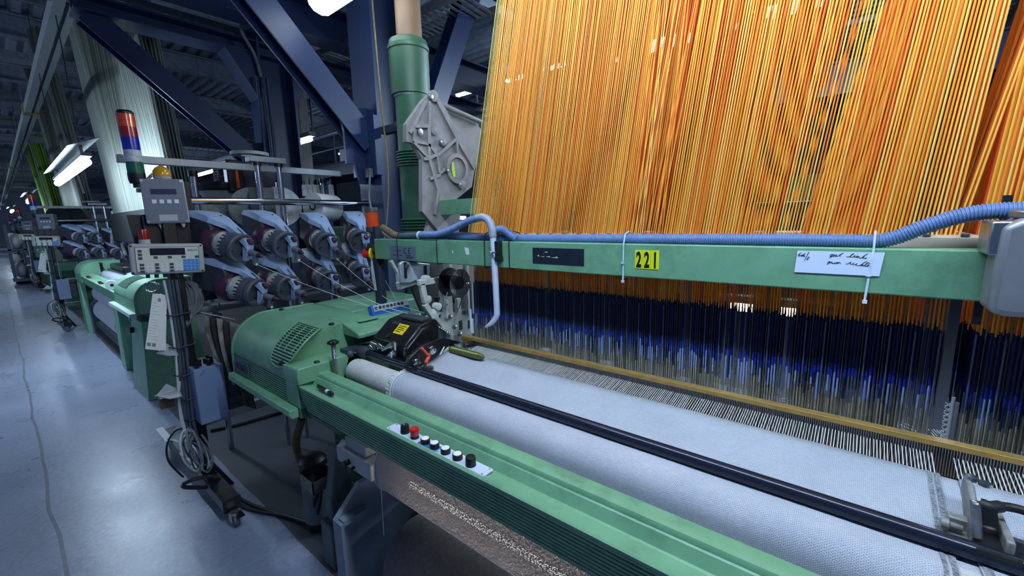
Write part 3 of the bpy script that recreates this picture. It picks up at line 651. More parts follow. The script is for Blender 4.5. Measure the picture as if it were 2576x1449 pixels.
# -- harness bobbin
c=at(1146,711,x=-1.50); bo=obj('waste_bobbin',MB().lathe((c.x-.05,c.y,c.z),(1,0,0),[(0,.02),(0,.068),(.006,.072),(.010,.07),(.012,.030),(.075,.030),(.077,.01)],36),BLACKM,loom)
obj('clear_flange',MB().lathe((c.x+.03,c.y+.0,c.z),(1,0,0),[(0,.005),(0,.066),(.003,.068),(.004,.066)],36),CLEARP,bo)
rw=MB()
for k in range(14): 
    t=R.random()*6.28; rw.tube([(c.x+.026,c.y+.03*math.cos(t),c.z+.03*math.sin(t)),(c.x+.024,c.y+.055*math.cos(t+.4),c.z+.055*math.sin(t+.4))],.0012,5)
obj('red_yarn',rw,mat('red yarn',(180,60,50),.8),bo)
tag(obj('drive_cord',MB().tube([at(1126,735,x=-1.5),at(1108,800,x=-1.5)],.0025,6).tube([at(1168,735,x=-1.5),at(1142,812,x=-1.5)],.0025,6),WIREG,loom))
# -- black selvage device with yellow label
bx=MB().prism([(1.04,.952),(1.04,1.028),(1.13,1.098),(1.215,1.112),(1.235,1.07),(1.22,.952)],-1.70,-1.46,'x')
sb_=obj('selvage_device',bx,BLACKM,loom,bev=.005); tag(sb_,'black selvage cutting unit with a yellow warning label')
obj('end_plate',MB().prism(YZ([(1022,911),(1022,878),(1062,828),(1082,819),(1094,832),(1092,856),(1062,868),(1044,903)],-1.435),-1.457,-1.432,'x'),BLACKM,sb_,bev=.006,seg=3)
obj('top_hatch',MB().box((-1.64,1.15,1.104),(-1.48,1.21,1.118)),DGREY,sb_,bev=.003)
sn=Vector((0,-.07,.09)).normalized()
M=axes((-1.68,1.04+.09*.15,1.028+.07*.15)+(),(1,0,0),(0,.09,.07)) if False else axes((-1.68,1.0535,1.0385),(1,0,0),(0,.09,.07))
M=M@Matrix.Translation((0,0,.0006))
yl=obj('warning_label',MB().xf(M).box((0.085,.030,0),(.155,.085,.0008)),YELL,sb_)
tl=MB().xf(M)
for k,(a_,b_) in enumerate(((.092,.146),(.092,.138),(.092,.143),(.092,.125))): tl.box((a_,.072-k*.010,.0008),(b_,.0755-k*.010,.0012))
obj('print',tl,INK,yl)
obj('round_cap',MB().lathe(M@Vector((.075,.012,0)),sn,[(0,.014),(.004,.014),(.006,.010)],22),BLACK,sb_)
obj('lock_tab',MB().xf(M).box((0.035,.075,0),(.085,.09,.003)),STEEL,sb_)
fit=MB(); fy=1.015
for pts_ in ([(938,862),(952,868),(966,878),(978,872),(990,868)],[(935,878),(944,894),(962,901),(980,896),(988,886)],[(930,872),(940,880),(948,874)]): fit.tube(bez([at(*q,y=fy) for q in pts_],6),.011,12)
for q in ((966,878),(962,900)): fit.ball(at(*q,y=fy),.0135)
for q,q2 in (((984,870),(992,866)),((982,895),(990,890))): fit.cyl(at(*q,y=fy),at(*q2,y=fy),.0145)
obj('air_fitting',fit,CHROME,sb_)
for q in ((993,872),(984,895)):
    c_=at(*q,y=1.0); obj('tie_tag',MB().box((c_.x-.005,1.0,c_.z-.016),(c_.x+.005,1.002,c_.z+.016)),WHITE,sb_)
gh=obj('gear_housing',MB().box((-1.86,1.08,.90),(-1.70,1.30,1.05)).box((-1.86,1.0,.86),(-1.74,1.10,.955)),mat('dusty grey casting',(104,102,104),.65,noise=.3,nscale=12,dirt=(50,48,46),dscale=10,damt=.6),loom,bev=.012)
c_=at(907,841,y=1.075); obj('boss',MB().lathe(c_,(0,-1,0),[(-.01,.028),(.012,.026),(.014,.012),(.008,.011)],22),STEEL,gh); obj('feed_rod',MB().cyl(at(880,868,y=1.05),at(935,862,y=1.03),.009),STEEL,gh)
# lever arm with orange handle
ax_=-1.34
am=obj('temple_arm',MB().prism(YZ([(1022,922),(1030,900),(1052,880),(1068,868),(1118,850),(1132,856),(1128,872),(1100,898),(1078,912),(1048,926)],ax_),ax_-.02,ax_,'x'),BLACK,loom,bev=.004)
bm_=MB()
for q,r_ in (((1087,881),.015),((1048,912),.013)):
    c_=at(*q,x=ax_); bm_.lathe(c_,(1,-.25,.1),[(0,r_*1.25),(.003,r_*1.2),(.004,r_),(.012,r_*.95),(.013,r_*.5),(.008,r_*.45)],18)
obj('bolt',bm_,CHROME,am)
hx_=-1.30
h0=at(1062,877,x=hx_);h1=at(1079,896,x=hx_);h2=at(1071,912,x=hx_)
obj('handle',MB().tube(bez([h0,h0.lerp(h1,.7),h1,h1.lerp(h2,.5),h2],6),[.006]*8+[.0068]*8+[.0074]*9,12).ball(h0,.0062),ORANGE,am)
lt=MB().tube([h2,at(1068,925,x=hx_)],.0055)
lt.box(at(1058,930,x=hx_)+Vector((-.01,-.01,-.012)),at(1080,922,x=hx_)+Vector((.012,.012,.0))).tube([at(1075,925,x=hx_),at(1090,926,x=hx_+.02)],.006).tube([at(1055,893,x=hx_),at(1050,925,x=hx_)],.003)
obj('latch',lt,mat('oily brass',(96,84,58),.4,.6,noise=.3),am)
obj('white_rod',MB().tube([at(1118,872,x=-1.3),at(1107,892,x=-1.3)],.0028,6),WHITE,am)
p0=at(1134,878,y=1.20);p1=at(1217,899,y=1.19)
tp=[(0,.012),(.01,.0145)]
L_=(p1-p0).length
k=0
while .012+k*.0055<L_-.03: tp+=[(.012+k*.0055,.0155),(.0145+k*.0055,.0138)]; k+=1
obj('temple_cylinder',MB().lathe(p0,p1-p0,tp+[(L_-.025,.013),(L_-.012,.011),(L_,.006)],18),SOFTW,loom)
hk=MB(); 
for k in range(9):
    a=at(1090+k*5,815+k*3,y=1.27); hk.tube([a,a+Vector((.01,-.01,-.05-.01*(k%3)))],.0035,6); hk.ball(a,.007,6)
hk.box((-1.44,1.24,.985),(-1.30,1.30,1.02)); hk.box((-1.34,1.25,.955),(-1.28,1.30,1.0))
obj('hook_cluster',hk,CHROME,loom)
# -- yarn guide at the left of the loom
ge=MB().xf(axes((-1.86,1.155,1.085),(0,1,0),(-.35,0,.94)))
gd=obj('weft_guide',MB().xf(axes((-1.86,1.155,1.085),(0,1,0),(-.35,0,.94))).box((0,0.018,0),(.215,.052,.012)),LGREY,loom,bev=.003); tag(gd,'white and blue weft guide with eight eyelets')
obj('blue_cheek',MB().xf(axes((-1.86,1.155,1.085),(0,1,0),(-.35,0,.94))).box((-.012,-.02,-.02),(0.002,.055,.014)).box((0,-.02,-.012),(.215,.018,.008)),mat('blue plastic',(34,96,190),.4,noise=.1),gd,bev=.003)
ey=MB();yp=[]
for k in range(8):
    p=axes((-1.86,1.155,1.085),(0,1,0),(-.35,0,.94))@Vector((.015+k*.0225,.036,.012)); yp.append(p)
    n_=axes((0,0,0),(0,1,0),(-.35,0,.94)).to_3x3()@Vector((0,0,1))
    ey.lathe(p,n_,[(0,.0085),(.003,.008),(.0035,.0045),(.001,.004)],16)
obj('eyelet',ey,DGREY,gd)
obj('guide_arm',MB().box((-1.95,1.17,1.04),(-1.84,1.34,1.07)).cyl((-1.9,1.2,1.02),(-1.86,1.38,1.02),.02).box((-1.92,1.25,.9),(-1.88,1.29,1.05)),BLACK,gd,bev=.004)
w2=MB().xf(axes((-1.66,1.20,1.075),(0,1,0),(-.35,0,.94))).box((0,0,0),(.20,.026,.014)); g2=obj('brake_bar',w2,mat('pale green brake bar',(160,200,180),.4,noise=.1),loom,bev=.003)
zz=MB().xf(axes((-1.66,1.20,1.075),(0,1,0),(-.35,0,.94)))
for k in range(8): zz.beam((.01+k*.023,.004,.0155),(.022+k*.023,.022,.0155),.0025,.002,(0,0,1)).beam((.022+k*.023,.022,.0155),(.033+k*.023,.004,.0155),.0025,.002,(0,0,1))
obj('zigzag_wire',zz,GREEND,g2); obj('bar_mount',MB().box((-1.70,1.22,.98),(-1.66,1.42,1.07)).cyl((-1.68,1.42,1.0),(-1.68,1.42,1.16),.02),DGREY,g2,bev=.004)
# beacon and stop button on the left end of the crossbeam
bc=empty('beacon_lamp',(-2.06,1.30,1.42),'orange beacon lamp between dark grey caps on the left end of the green crossbeam','beacon lamp')
c=at(936,552,y=1.31)
def zc(px,py): return at(px,py,y=1.31).z
obj('lens',MB().lathe((c.x,1.31,zc(936,571)),(0,0,1),[(0,.0335),(zc(936,534)-zc(936,571),.033)],28),LENSO,bc)
obj('cap',MB().lathe((c.x,1.31,zc(936,534)),(0,0,1),[(0,.035),(.02,.034),(.026,.03),(.027,.01)],28),DGREY,bc); obj('base',MB().lathe((c.x,1.31,zc(936,571)),(0,0,1),[(-.10,.012),(-.03,.012),(-.026,.036),(0,.037)],28).box((c.x-.02,1.28,zc(936,571)-.13),(c.x+.05,1.33,zc(936,571)-.09)),DGREY,bc)
es=empty('stop_switch',(-2.05,1.27,1.40),'red mushroom stop switch on a yellow disc at the left end of the green crossbeam','switch')
c=at(928,638,y=1.27); obj('yellow_disc',MB().lathe((c.x+.02,1.275,c.z),(-.75,-.66,0),[(0,.03),(.008,.03)],24),YELL,es); obj('button',MB().lathe((c.x+.012,1.268,c.z),(-.75,-.66,0),[(0,.014),(.02,.014),(.021,.023),(.034,.022),(.038,.014)],24),RED,es)
obj('post',MB().box((c.x+.0,1.29,.95),(c.x+.045,1.33,1.53)),mat('navy post',(38,46,66),.5),es)
cd=MB()
for k in range(3): cd.tube(bez([(c.x+.012,1.275,c.z-.01),(c.x+.01+.01*k,1.272,c.z-.1),(c.x+.02+.008*k,1.276,c.z-.2)],5),.0022,5)
obj('cord',cd,WIREW,es)
# ================================================================ cords, heddles, warp, cloth
def multi_strands(strands,n=4):
    """strands: list of (points, radius or radii, material)"""
    b=MB()
    for p,r,m in strands: b.use(m); b.tube(p,r,n,cap=False)
    return b
CORDS=[mat('cord %d'%i,c,.6,noise=.0) for i,c in enumerate([(250,188,70),(244,164,52),(240,138,44),(230,104,36),(214,74,30),(246,206,104)])]
CGREEN=mat('green cord',(96,140,70),.6,noise=0)
YC=1.51
LEAN=[(-1.5,.245),(-1.41,.238),(-.93,.18),(-.54,.147),(-.19,.134),(0,.118),(.2,.07),(1.9,-.2)]
def lean(x):
    for (a,p),(b,q) in zip(LEAN,LEAN[1:]):
        if x<=b: return p+(q-p)*(x-a)/(b-a)
    return LEAN[-1][1]
def harness(x0,x1,step,layers,name,label,grp):
    """cords fan in from the comber rail towards the lifting machine above"""
    S=[];rr=random.Random(11); n=int((x1-x0)/step)
    for L in range(layers):
        y=1.395+.22*L/max(1,layers-1)
        for i in range(n):
            x=x0+(i+.37*(L%3))*step+rr.uniform(-.0008,.0008)*(1 if x0+i*step<-.3 else .5)
            s=lean(x)
            if L>0 and x0<-1:
                s+=.11*math.exp(-((x+.16)/.13)**2)
                if -.215<x<-.135 and (L>1 or rr.random()<.9): continue
                if x<-.25 and rr.random()<.05: continue
            if L==0 and -.62<x<-.50: s+=rr.choice([-.05,-.03,.03,.05])
            if x0<-1 and x>x1-.02: s+=.07
            s+=rr.uniform(-.0022,.0022)*(1 if x<-.3 else .5)
            wob=.004*math.sin(x*9+L*1.7)
            yt=YC+(y-YC)*1.5+.05*math.sin(x*3.1+L)
            pts=[(x+s*(z-1.487),y+(yt-y)*(z-1.487)/2.8+wob*math.sin((z-1.487)*1.1),z) for z in (1.487,2.0,2.8,4.3)]
            if x<x0+.014 and L<3 and x0<-1: m=CGREEN if rr.random()<.6 else CORDS[5]
            elif L==0: m=rr.choice([CORDS[0],CORDS[0],CORDS[5],CORDS[1],CORDS[2]])
            elif L<3: m=rr.choice([CORDS[0],CORDS[1],CORDS[2],CORDS[3],CORDS[4]])
            else: m=rr.choice([CORDS[2],CORDS[3],CORDS[4],CORDS[4]] if x<-.1 else [CORDS[1],CORDS[2],CORDS[3]])
            S.append((pts,.00150 if x<-.5 else .0018,m))
    return tag(obj(name,multi_strands(S,4)),label,'harness cords',grp,'stuff')
XH0,XH1=-1.41,.186
hA=harness(XH0,XH1,.0074,8,'harness_cords','curtain of yellow and orange harness cords rising behind the green crossbeam','jacquard harness cords')
hB=harness(.204,1.85,.0078,6,'harness_cords','orange harness cords beyond the narrow gap, above the silver bracket','jacquard harness cords')
NAVY=mat('navy heddle sleeve',(17,28,72),.5,noise=.15,nscale=40); BLUL=mat('bright blue heddle sleeve',(26,48,150),.4,noise=.1); SKY=mat('pale blue heddle tube',(150,172,226),.35,noise=.1); SMOKE=mat('smoke grey heddle tube',(88,98,120),.35,noise=.2)
WIRES=mat('bright heddle wire',(226,222,212),.22,.9,noise=.2,nscale=90); WIRED=mat('brownish heddle wire',(196,184,166),.3,.35,noise=.3)
OR2=[mat('lower cord %d'%i,c,.6,noise=0) for i,c in enumerate([(255,164,52),(244,132,40),(196,132,56),(112,110,84)])]
def heddles(x0,x1,step,layers,name,label):
    S=[];rr=random.Random(5); n=int((x1-x0)/step)
    for L in range(layers):
        y=1.395+.22*L/max(1,layers-1)
        for i in range(n):
            x=x0+(i+.5*(L%2))*step+rr.uniform(-.001,.001); q=int(i/3)
            if -.36<x<-.24 and L>0 and rr.random()<.6: continue
            zb=1.262+rr.uniform(-.006,.006)-.004*L; zn=1.128+rr.uniform(-.012,.012)+.01*((i%5)==0); zl=1.052+rr.uniform(-.02,.022)
            yel=(i%5==2) and L==0
            S.append(([(x,y,1.49),(x,y,zb)],.0016,rr.choice(OR2[:2]) if not yel else OR2[3]))
            if yel: S.append(([(x,y,zb),(x,y,1.0)],.0008,OR2[3])); continue
            if L==0 and i%6==0: S.append(([(x,y-.004,zb-.004*(i%4)),(x,y-.004,zl)],.0015,SMOKE))
            S.append(([(x,y,zb+.02),(x,y,zb-.01),(x,y,zn)],[.0008,.0026,.0026],NAVY))
            S.append(([(x,y,zn+.004),(x,y,zn-.022)],.0026,BLUL))
            S.append(([(x,y,zn-.02),(x,y,zl)],.0019,rr.choice([SKY,SKY,SMOKE,NAVY,SMOKE]) if L<2 else rr.choice([NAVY,SMOKE])))
            S.append(([(x,y,zl+.004),(x,y,.94)],.0016,WIRES if rr.random()<.5 else WIRED))
    return tag(obj(name,multi_strands(S,4)),label,'heddles','jacquard heddles','stuff')
heddles(XH0,XH1,.0073,7,'heddle_wires','dark blue sleeved heddles hanging between the crossbeam and the brass reed cap')
heddles(.224,1.85,.0076,6,'heddle_wires','dark blue sleeved heddles at the right edge, beyond the clear gap')
# sheet of light glass rods in the gap
tag(obj('glass_rod_set',MB().tube([(.205,1.40,1.105),(.204,1.40,.94)],.0035,8).tube([(.214,1.41,1.09),(.213,1.41,.94)],.0035,8).tube([(.1925,1.42,1.0),(.1925,1.42,.94)],.003,8),mat('cloudy clear plastic',(206,210,220),.2,noise=.2,trans=.3)),'clear plastic rods standing in the gap between the two heddle curtains','rods')
lt_=MB()
for k in range(11): lt_.beam((.194,1.412,.945+k*.013),(.2045,1.412,.955+k*.013),.002,.0025,(0,1,0)).beam((.2045,1.412,.945+k*.013),(.194,1.412,.955+k*.013),.002,.0025,(0,1,0))
tag(obj('white_lattice',lt_,WHITE),'small white lattice strip in the gap between the two heddle curtains','lattice')
# warp sheet: threads from the reed to the fell
def warp(x0,x1,step,name,label):
    S=[];rr=random.Random(3); x=x0
    while x<x1:
        up=rr.random()
        z0=.994
        S.append(([(x,1.70,.90),(x,1.36,z0-.012),(x,1.30,z0+.004),(x+rr.uniform(-.0006,.0006),1.222,.985)],rr.uniform(.0010,.0013),YARN)); x+=step*(.85+.3*rr.random())
    return tag(obj(name,multi_strands(S,5)),label,'warp threads','warp threads in front of the reed','stuff')
warp(-1.36,.170,.0062,'warp_threads','white warp threads running from the dark reed to the edge of the wide cloth')
warp(.204,1.9,.0066,'warp_threads','white warp threads right of the gap, above the temple clamp')
def cloth_mat(name,c1,c2,gap,sx,sy):
    M=bpy.data.materials.new(name); M.use_nodes=True; nt=M.node_tree;N=nt.nodes;L=nt.links;P=N['Principled BSDF']
    uv=N.new('ShaderNodeUVMap'); mp=N.new('ShaderNodeMapping'); L.new(uv.outputs['UV'],mp.inputs['Vector']); mp.inputs['Scale'].default_value=(sx,sy,1)
    nz=N.new('ShaderNodeTexNoise'); nz.inputs['Scale'].default_value=90; L.new(uv.outputs['UV'],nz.inputs['Vector'])
    ad=N.new('ShaderNodeMixRGB'); ad.blend_type='LINEAR_LIGHT'; ad.inputs['Fac'].default_value=.30; L.new(mp.outputs['Vector'],ad.inputs['Color1']); L.new(nz.outputs['Color'],ad.inputs['Color2'])
    b=N.new('ShaderNodeTexBrick'); L.new(ad.outputs['Color'],b.inputs['Vector']); b.inputs['Scale'].default_value=1
    b.inputs['Color1'].default_value=(*s2l(c1),1); b.inputs['Color2'].default_value=(*s2l(c2),1); b.inputs['Mortar'].default_value=(*s2l(gap),1)
    b.inputs['Mortar Size'].default_value=.15; b.inputs['Mortar Smooth'].default_value=1; b.inputs['Brick Width'].default_value=1.; b.inputs['Row Height'].default_value=.5; b.offset=.5
    n2=N.new('ShaderNodeTexNoise'); n2.inputs['Scale'].default_value=7; L.new(uv.outputs['UV'],n2.inputs['Vector'])
    rp=N.new('ShaderNodeValToRGB'); rp.color_ramp.elements[0].position=.3; rp.color_ramp.elements[0].color=(.86,.87,.9,1); rp.color_ramp.elements[1].position=.7; L.new(n2.outputs['Fac'],rp.inputs['Fac'])
    mx=N.new('ShaderNodeMixRGB'); mx.blend_type='MULTIPLY'; mx.inputs['Fac'].default_value=1; L.new(b.outputs['Color'],mx.inputs['Color1']); L.new(rp.outputs['Color'],mx.inputs['Color2'])
    L.new(mx.outputs['Color'],P.inputs['Base Color']); P.inputs['Roughness'].default_value=.75; P.inputs['Sheen Weight'].default_value=.25
    bp_=N.new('ShaderNodeBump'); bp_.inputs['Strength'].default_value=.6; bp_.inputs['Distance'].default_value=.0015; L.new(b.outputs['Fac'],bp_.inputs['Height']); bp_.invert=True; L.new(bp_.outputs['Normal'],P.inputs['Normal'])
    return M
CLOTH=cloth_mat('woven white cloth',(224,228,234),(206,212,224),(136,146,172),150,205)
CLOTH2=cloth_mat('woven cloth wrong side',(226,210,196),(212,196,184),(120,110,104),150,205)
def open_weave(M):
    # light shines through the threads and through the pinholes between them
    nt=M.node_tree;N=nt.nodes;L=nt.links;P=N['Principled BSDF'];O=N['Material Output']; b=[n for n in N if n.type=='TEX_BRICK'][0]
    t=N.new('ShaderNodeBsdfTranslucent'); t.inputs['Color'].default_value=(.8,.74,.68,1)
    m1=N.new('ShaderNodeMixShader'); m1.inputs[0].default_value=.10; L.new(P.outputs[0],m1.inputs[1]); L.new(t.outputs[0],m1.inputs[2])
    tr=N.new('ShaderNodeBsdfTransparent'); uv=[n for n in N if n.type=='UVMAP'][0]; nz=N.new('ShaderNodeTexNoise'); nz.inputs['Scale'].default_value=170; L.new(uv.outputs['UV'],nz.inputs['Vector'])
    mu=N.new('ShaderNodeMath'); mu.operation='MULTIPLY'; L.new(b.outputs['Fac'],mu.inputs[0]); L.new(nz.outputs['Fac'],mu.inputs[1])
    gt=N.new('ShaderNodeMath'); gt.operation='GREATER_THAN'; L.new(mu.outputs[0],gt.inputs[0]); gt.inputs[1].default_value=.455
    m2=N.new('ShaderNodeMixShader'); L.new(gt.outputs[0],m2.inputs[0]); L.new(m1.outputs[0],m2.inputs[1]); L.new(tr.outputs[0],m2.inputs[2]); L.new(m2.outputs[0],O.inputs['Surface'])
open_weave(CLOTH2)
SELV=cloth_mat('black and white selvage',(52,54,62),(206,210,220),(110,114,126),260,330)
def sheet(path,x0,x1,name,m,parent=None,nx=60,edge=None,wob=.0012,thick=.0016):
    """cloth along a (y,z) path between x0 and x1, with UV in metres"""
    L=[0]
    for a,b in zip(path,path[1:]): L.append(L[-1]+math.hypot(b[0]-a[0],b[1]-a[1]))
    vs=[];uv=[]
    for i,(y,z) in enumerate(path):
        for j in range(nx+1):
            t=j/nx; xa=x0+(edge(L[i]) if edge else 0); x=xa+(x1-xa)*t
            vs.append((x,y,z+wob*math.sin(x*23+i)*math.sin(i*.7))); uv.append((x,L[i]))
    fs=[(i*(nx+1)+j,i*(nx+1)+j+1,(i+1)*(nx+1)+j+1,(i+1)*(nx+1)+j) for i in range(len(path)-1) for j in range(nx)]
    me=bpy.data.meshes.new(name); me.from_pydata(vs,[],fs); me.materials.append(m)
    u=me.uv_layers.new(name='UVMap')
    for p in me.polygons:
        for li in p.loop_indices: u.data[li].uv=uv[me.loops[li].vertex_index]
    me.polygons.foreach_set('use_smooth',[True]*len(me.polygons)); me.update()
    o=link(name,me,parent)
    if thick: s=o.modifiers.new('thick','SOLIDIFY'); s.thickness=thick; s.offset=0
    return o
upper=[(1.222,.9845),(1.18,.978),(1.12,.968),(1.06,.957),(1.0,.9455),(.975,.9485)]+[(.95+.058*math.cos(math.radians(a)),.893+.058*math.sin(math.radians(a))) for a in (80,95,110,125,140,155,170,180)]+[(.886,.84),(.872,.74)]
lowr=[(.872,.74),(.83,.70),(.803,.64)]+[(.90+.10*math.cos(math.radians(a)),.585+.10*math.sin(math.radians(a))) for a in range(175,271,8)]+[(.96,.487),(1.02,.50)]
def medge(s): return -.03*max(0,1-s/.06)
ct=empty('woven_cloth',(-.6,1.0,0),'wide white woven cloth stretched over the front roller and down behind the green beam','cloth')
a=sheet(upper,-1.372,.176,'upper_web',CLOTH,ct); 
sheet(lowr,-1.372,.176,'lower_web',CLOTH2,ct,nx=40)
sheet([(y,z+.0022) for y,z in upper],.155,.162,'selvage_stripe',SELV,ct,nx=2,wob=0,thick=0); sheet([(y,z+.0022) for y,z in upper],.166,.174,'selvage_stripe',SELV,ct,nx=2,wob=0,thick=0)
fr=MB();rr=random.Random(9)
for k in range(260):
    t=rr.random(); i=min(int(t*(len(upper)-1)),len(upper)-2); f=t*(len(upper)-1)-i; y=upper[i][0]+(upper[i+1][0]-upper[i][0])*f; z=upper[i][1]+(upper[i+1][1]-upper[i][1])*f
    fr.tube([(-1.362,y,z+.001),(-1.378,y+rr.uniform(-.004,.004),z+.004),(-1.388+rr.uniform(-.006,.004),y+rr.uniform(-.008,.008),z+rr.uniform(0,.012))],.0013,4)
obj('fringe',fr,YARN,ct)
hm=MB(); hm.tube([(-1.366,y,z+.003) for y,z in upper],.0045,8).tube([(-1.352,y,z+.002) for y,z in upper],.002,6).tube([(-1.368,y-.002,z) for y,z in lowr],.003,8); obj('edge_roll',hm,mat('cloth edge',(206,210,218),.8,noise=.2,nscale=90),ct)
ct2=empty('woven_cloth',(1.1,1.0,0),'second white cloth right of the black and white selvages, under the temple clamp','cloth')
sheet(upper,.204,1.95,'upper_web',CLOTH,ct2); sheet([(y,z+.0022) for y,z in upper],.207,.219,'selvage_stripe',SELV,ct2,nx=2,wob=0,thick=0); sheet(lowr,.225,1.95,'lower_web',CLOTH2,ct2,nx=30)
ct3=sheet([(y,z-.004) for y,z in upper],.174,.206,'cloth_strip',CLOTH,None,nx=6); tag(ct3,'narrow white strip of cloth between the two black and white selvages','cloth')
clr=obj('cloth_roll',MB().lathe((-1.36,.95,.165),(1,0,0),[(0,.03),(0,.155),(.006,.16),(3.2,.16),(3.2,.03)],56),mat('dull grey brown cloth roll',(122,116,112),.85,noise=.2,nscale=60,bump=.5,bscale=240)); tag(clr,'big dull roll of finished cloth under the beam at the bottom edge','cloth roll')
tag(obj('pull_string',MB().tube([(-1.40,.84,.50),(-1.39,.83,.30)],.0022,6),WIREW),'white string hanging beside the cloth roll','string')
il=empty('inspection_lamp',(-.2,.95,.60),'warm tube lamp under the loom, glowing through the lower cloth','lamp')
obj('tube',MB().cyl((-1.25,.875,.56),(1.6,.875,.56),.010,n=10),mat('warm inspection tube',(255,255,255),.4,noise=0,emit=(1,.90,.82),estr=10),il)
tr_=[(.915,.47),(.935,.50),(.945,.56),(.935,.62),(.915,.66)]
obj('reflector',MB().add([(x,y,z) for x in (-1.28,1.62) for y,z in tr_],[(i,i+1,6+i,5+i) for i in range(4)]),WHITE,il)  # white trough added behind the tube to widen the glow through the cloth
obj('bracket',MB().box((-1.27,.865,.55),(-1.25,1.2,.57)),DGREY,il); obj('bracket',MB().box((1.6,.865,.55),(1.62,1.2,.57)),DGREY,il)
# ---- temple clamp at the right
tc_=empty('temple_clamp',(.21,1.08,.98),'black temple clamp with a coil spring gripping the right cloth','temple clamp')
MATB=mat('matt black handle',(26,28,32),.55,noise=.15); GCAST=mat('worn grey casting',(150,150,150),.5,.2,noise=.3,nscale=40,dirt=(70,66,60),dscale=30,damt=.6)
h=MB(); hp=[at(*q,z=1.03) for q in ((2466,1268),(2490,1276),(2520,1274),(2550,1278),(2585,1288),(2640,1310))]
h.tube(bez(hp,6),[.011]*6+[.010]*6+[.0075]*19,12); h.beam(at(2480,1270,z=1.03),at(2484,1315,z=1.0),.03,.022,(1,0,0))
obj('handle',h,MATB,tc_)
obj('side_plate',MB().prism([(1.02,.955),(1.02,.99),(1.06,1.02),(1.10,1.035),(1.145,1.03),(1.15,1.0),(1.10,.975),(1.08,.955)],.196,.206,'x'),GCAST,tc_,bev=.003)
obj('jaw',MB().box((.170,1.055,.957),(.236,1.075,.985)).box((.232,1.0,.957),(.243,1.10,1.0)).box((.170,1.03,.957),(.20,1.06,.963)),GCAST,tc_,bev=.003)
obj('dark_wedge',MB().box((.198,.985,.957),(.25,1.05,.978)),MATB,tc_)
sp=[]; a=at(2452,1262,z=1.04); b=at(2459,1352,z=.985)
for k in range(311):
    t=k/310; p=Vector(a).lerp(b,t); th=t*2*PI*31; d=(Vector(b)-Vector(a)).normalized(); u=d.cross(Vector((0,0,1))).normalized(); v=d.cross(u); sp.append(p+(u*math.cos(th)+v*math.sin(th))*.0062)
obj('coil_spring',MB().tube(sp,.0012,6),STEEL,tc_)
obj('guide_rail',MB().box((.236,1.045,.962),(1.9,1.057,.98)),mat('worn steel rail',(96,100,108),.4,.5,noise=.3),tc_); obj('guide_rail',MB().box((.236,1.02,.957),(1.9,1.026,.966)),mat('rusty rail',(66,58,54),.6,.3,noise=.4),tc_)
obj('pivot_bolt',MB().lathe((.205,1.135,1.03),(0,0,1),[(0,.010),(.008,.010),(.010,.005)],12).lathe((.222,1.125,1.03),(0,0,1),[(0,.009),(.007,.009)],12),STEEL,tc_)
obj('roller_tip',MB().lathe((.158,1.042,.975),(1,0,0),[(0,.006),(.002,.010),(.012,.011),(.014,.007),(.03,.006)],16),GCAST,tc_)
# ---- hoses on the crossbeam
hy=1.315
P=[at(px,py,y=hy) for px,py in [(1058,592),(1120,592),(1300,600),(1520,602),(1700,603),(1900,604),(2100,606),(2195,607),(2250,598),(2330,569),(2410,545),(2480,533),(2576,528),(2640,527)]]
pts,rs=corr(bez(P,12),.0165,.0058,.0013)
tag(obj('corrugated_hose',MB().tube(pts,rs,14),HOSE),'long blue grey corrugated hose lying along the top of the green crossbeam','hose','hoses on the green crossbeam')
P=[at(px,py,y=hy-.032) for px,py in [(1060,590),(1100,589),(1140,575),(1175,557),(1205,548)]]
pts,rs=corr(bez(P,14),.014,.0068,.0014)
tag(obj('corrugated_hose',MB().tube(pts,rs,14),HOSE),'short blue corrugated hose arching up to the bent grey pipe','hose','hoses on the green crossbeam')
P=[at(px,py,y=hy-.02) for px,py in [(1245,582),(1258,577),(1272,582),(1285,592),(1300,602)]]
pts,rs=corr(bez(P,12),.0145,.0066,.0014)
tag(obj('corrugated_hose',MB().tube(pts,rs,14),HOSE),'short stub of blue hose emerging behind the bent grey pipe','hose','hoses on the green crossbeam')
P=[at(px,py,y=hy) for px,py in [(962,572),(975,580),(990,590),(1006,594)]]
pts,rs=corr(bez(P,12),.0165,.0036,.0008)
hb=empty('hose_coupling',P[0],'brown corrugated hose end on the left end of the green crossbeam','hose')
obj('brown_hose',MB().tube(pts,rs,16),HOSEB,hb); 
P=[at(px,py,y=hy) for px,py in [(1006,594),(1030,593),(1056,592)]]
pts,rs=corr(bez(P,12),.016,.006,.001); obj('dark_hose',MB().tube(pts,rs,14),mat('grey blue dark hose',(66,76,92),.5),hb)
q=at(1056,592,y=hy); obj('white_collar',MB().lathe(q-Vector((.006,0,0)),(1,0,0),[(0,.015),(.002,.020),(.012,.020),(.014,.015)],20),WHITE,hb)
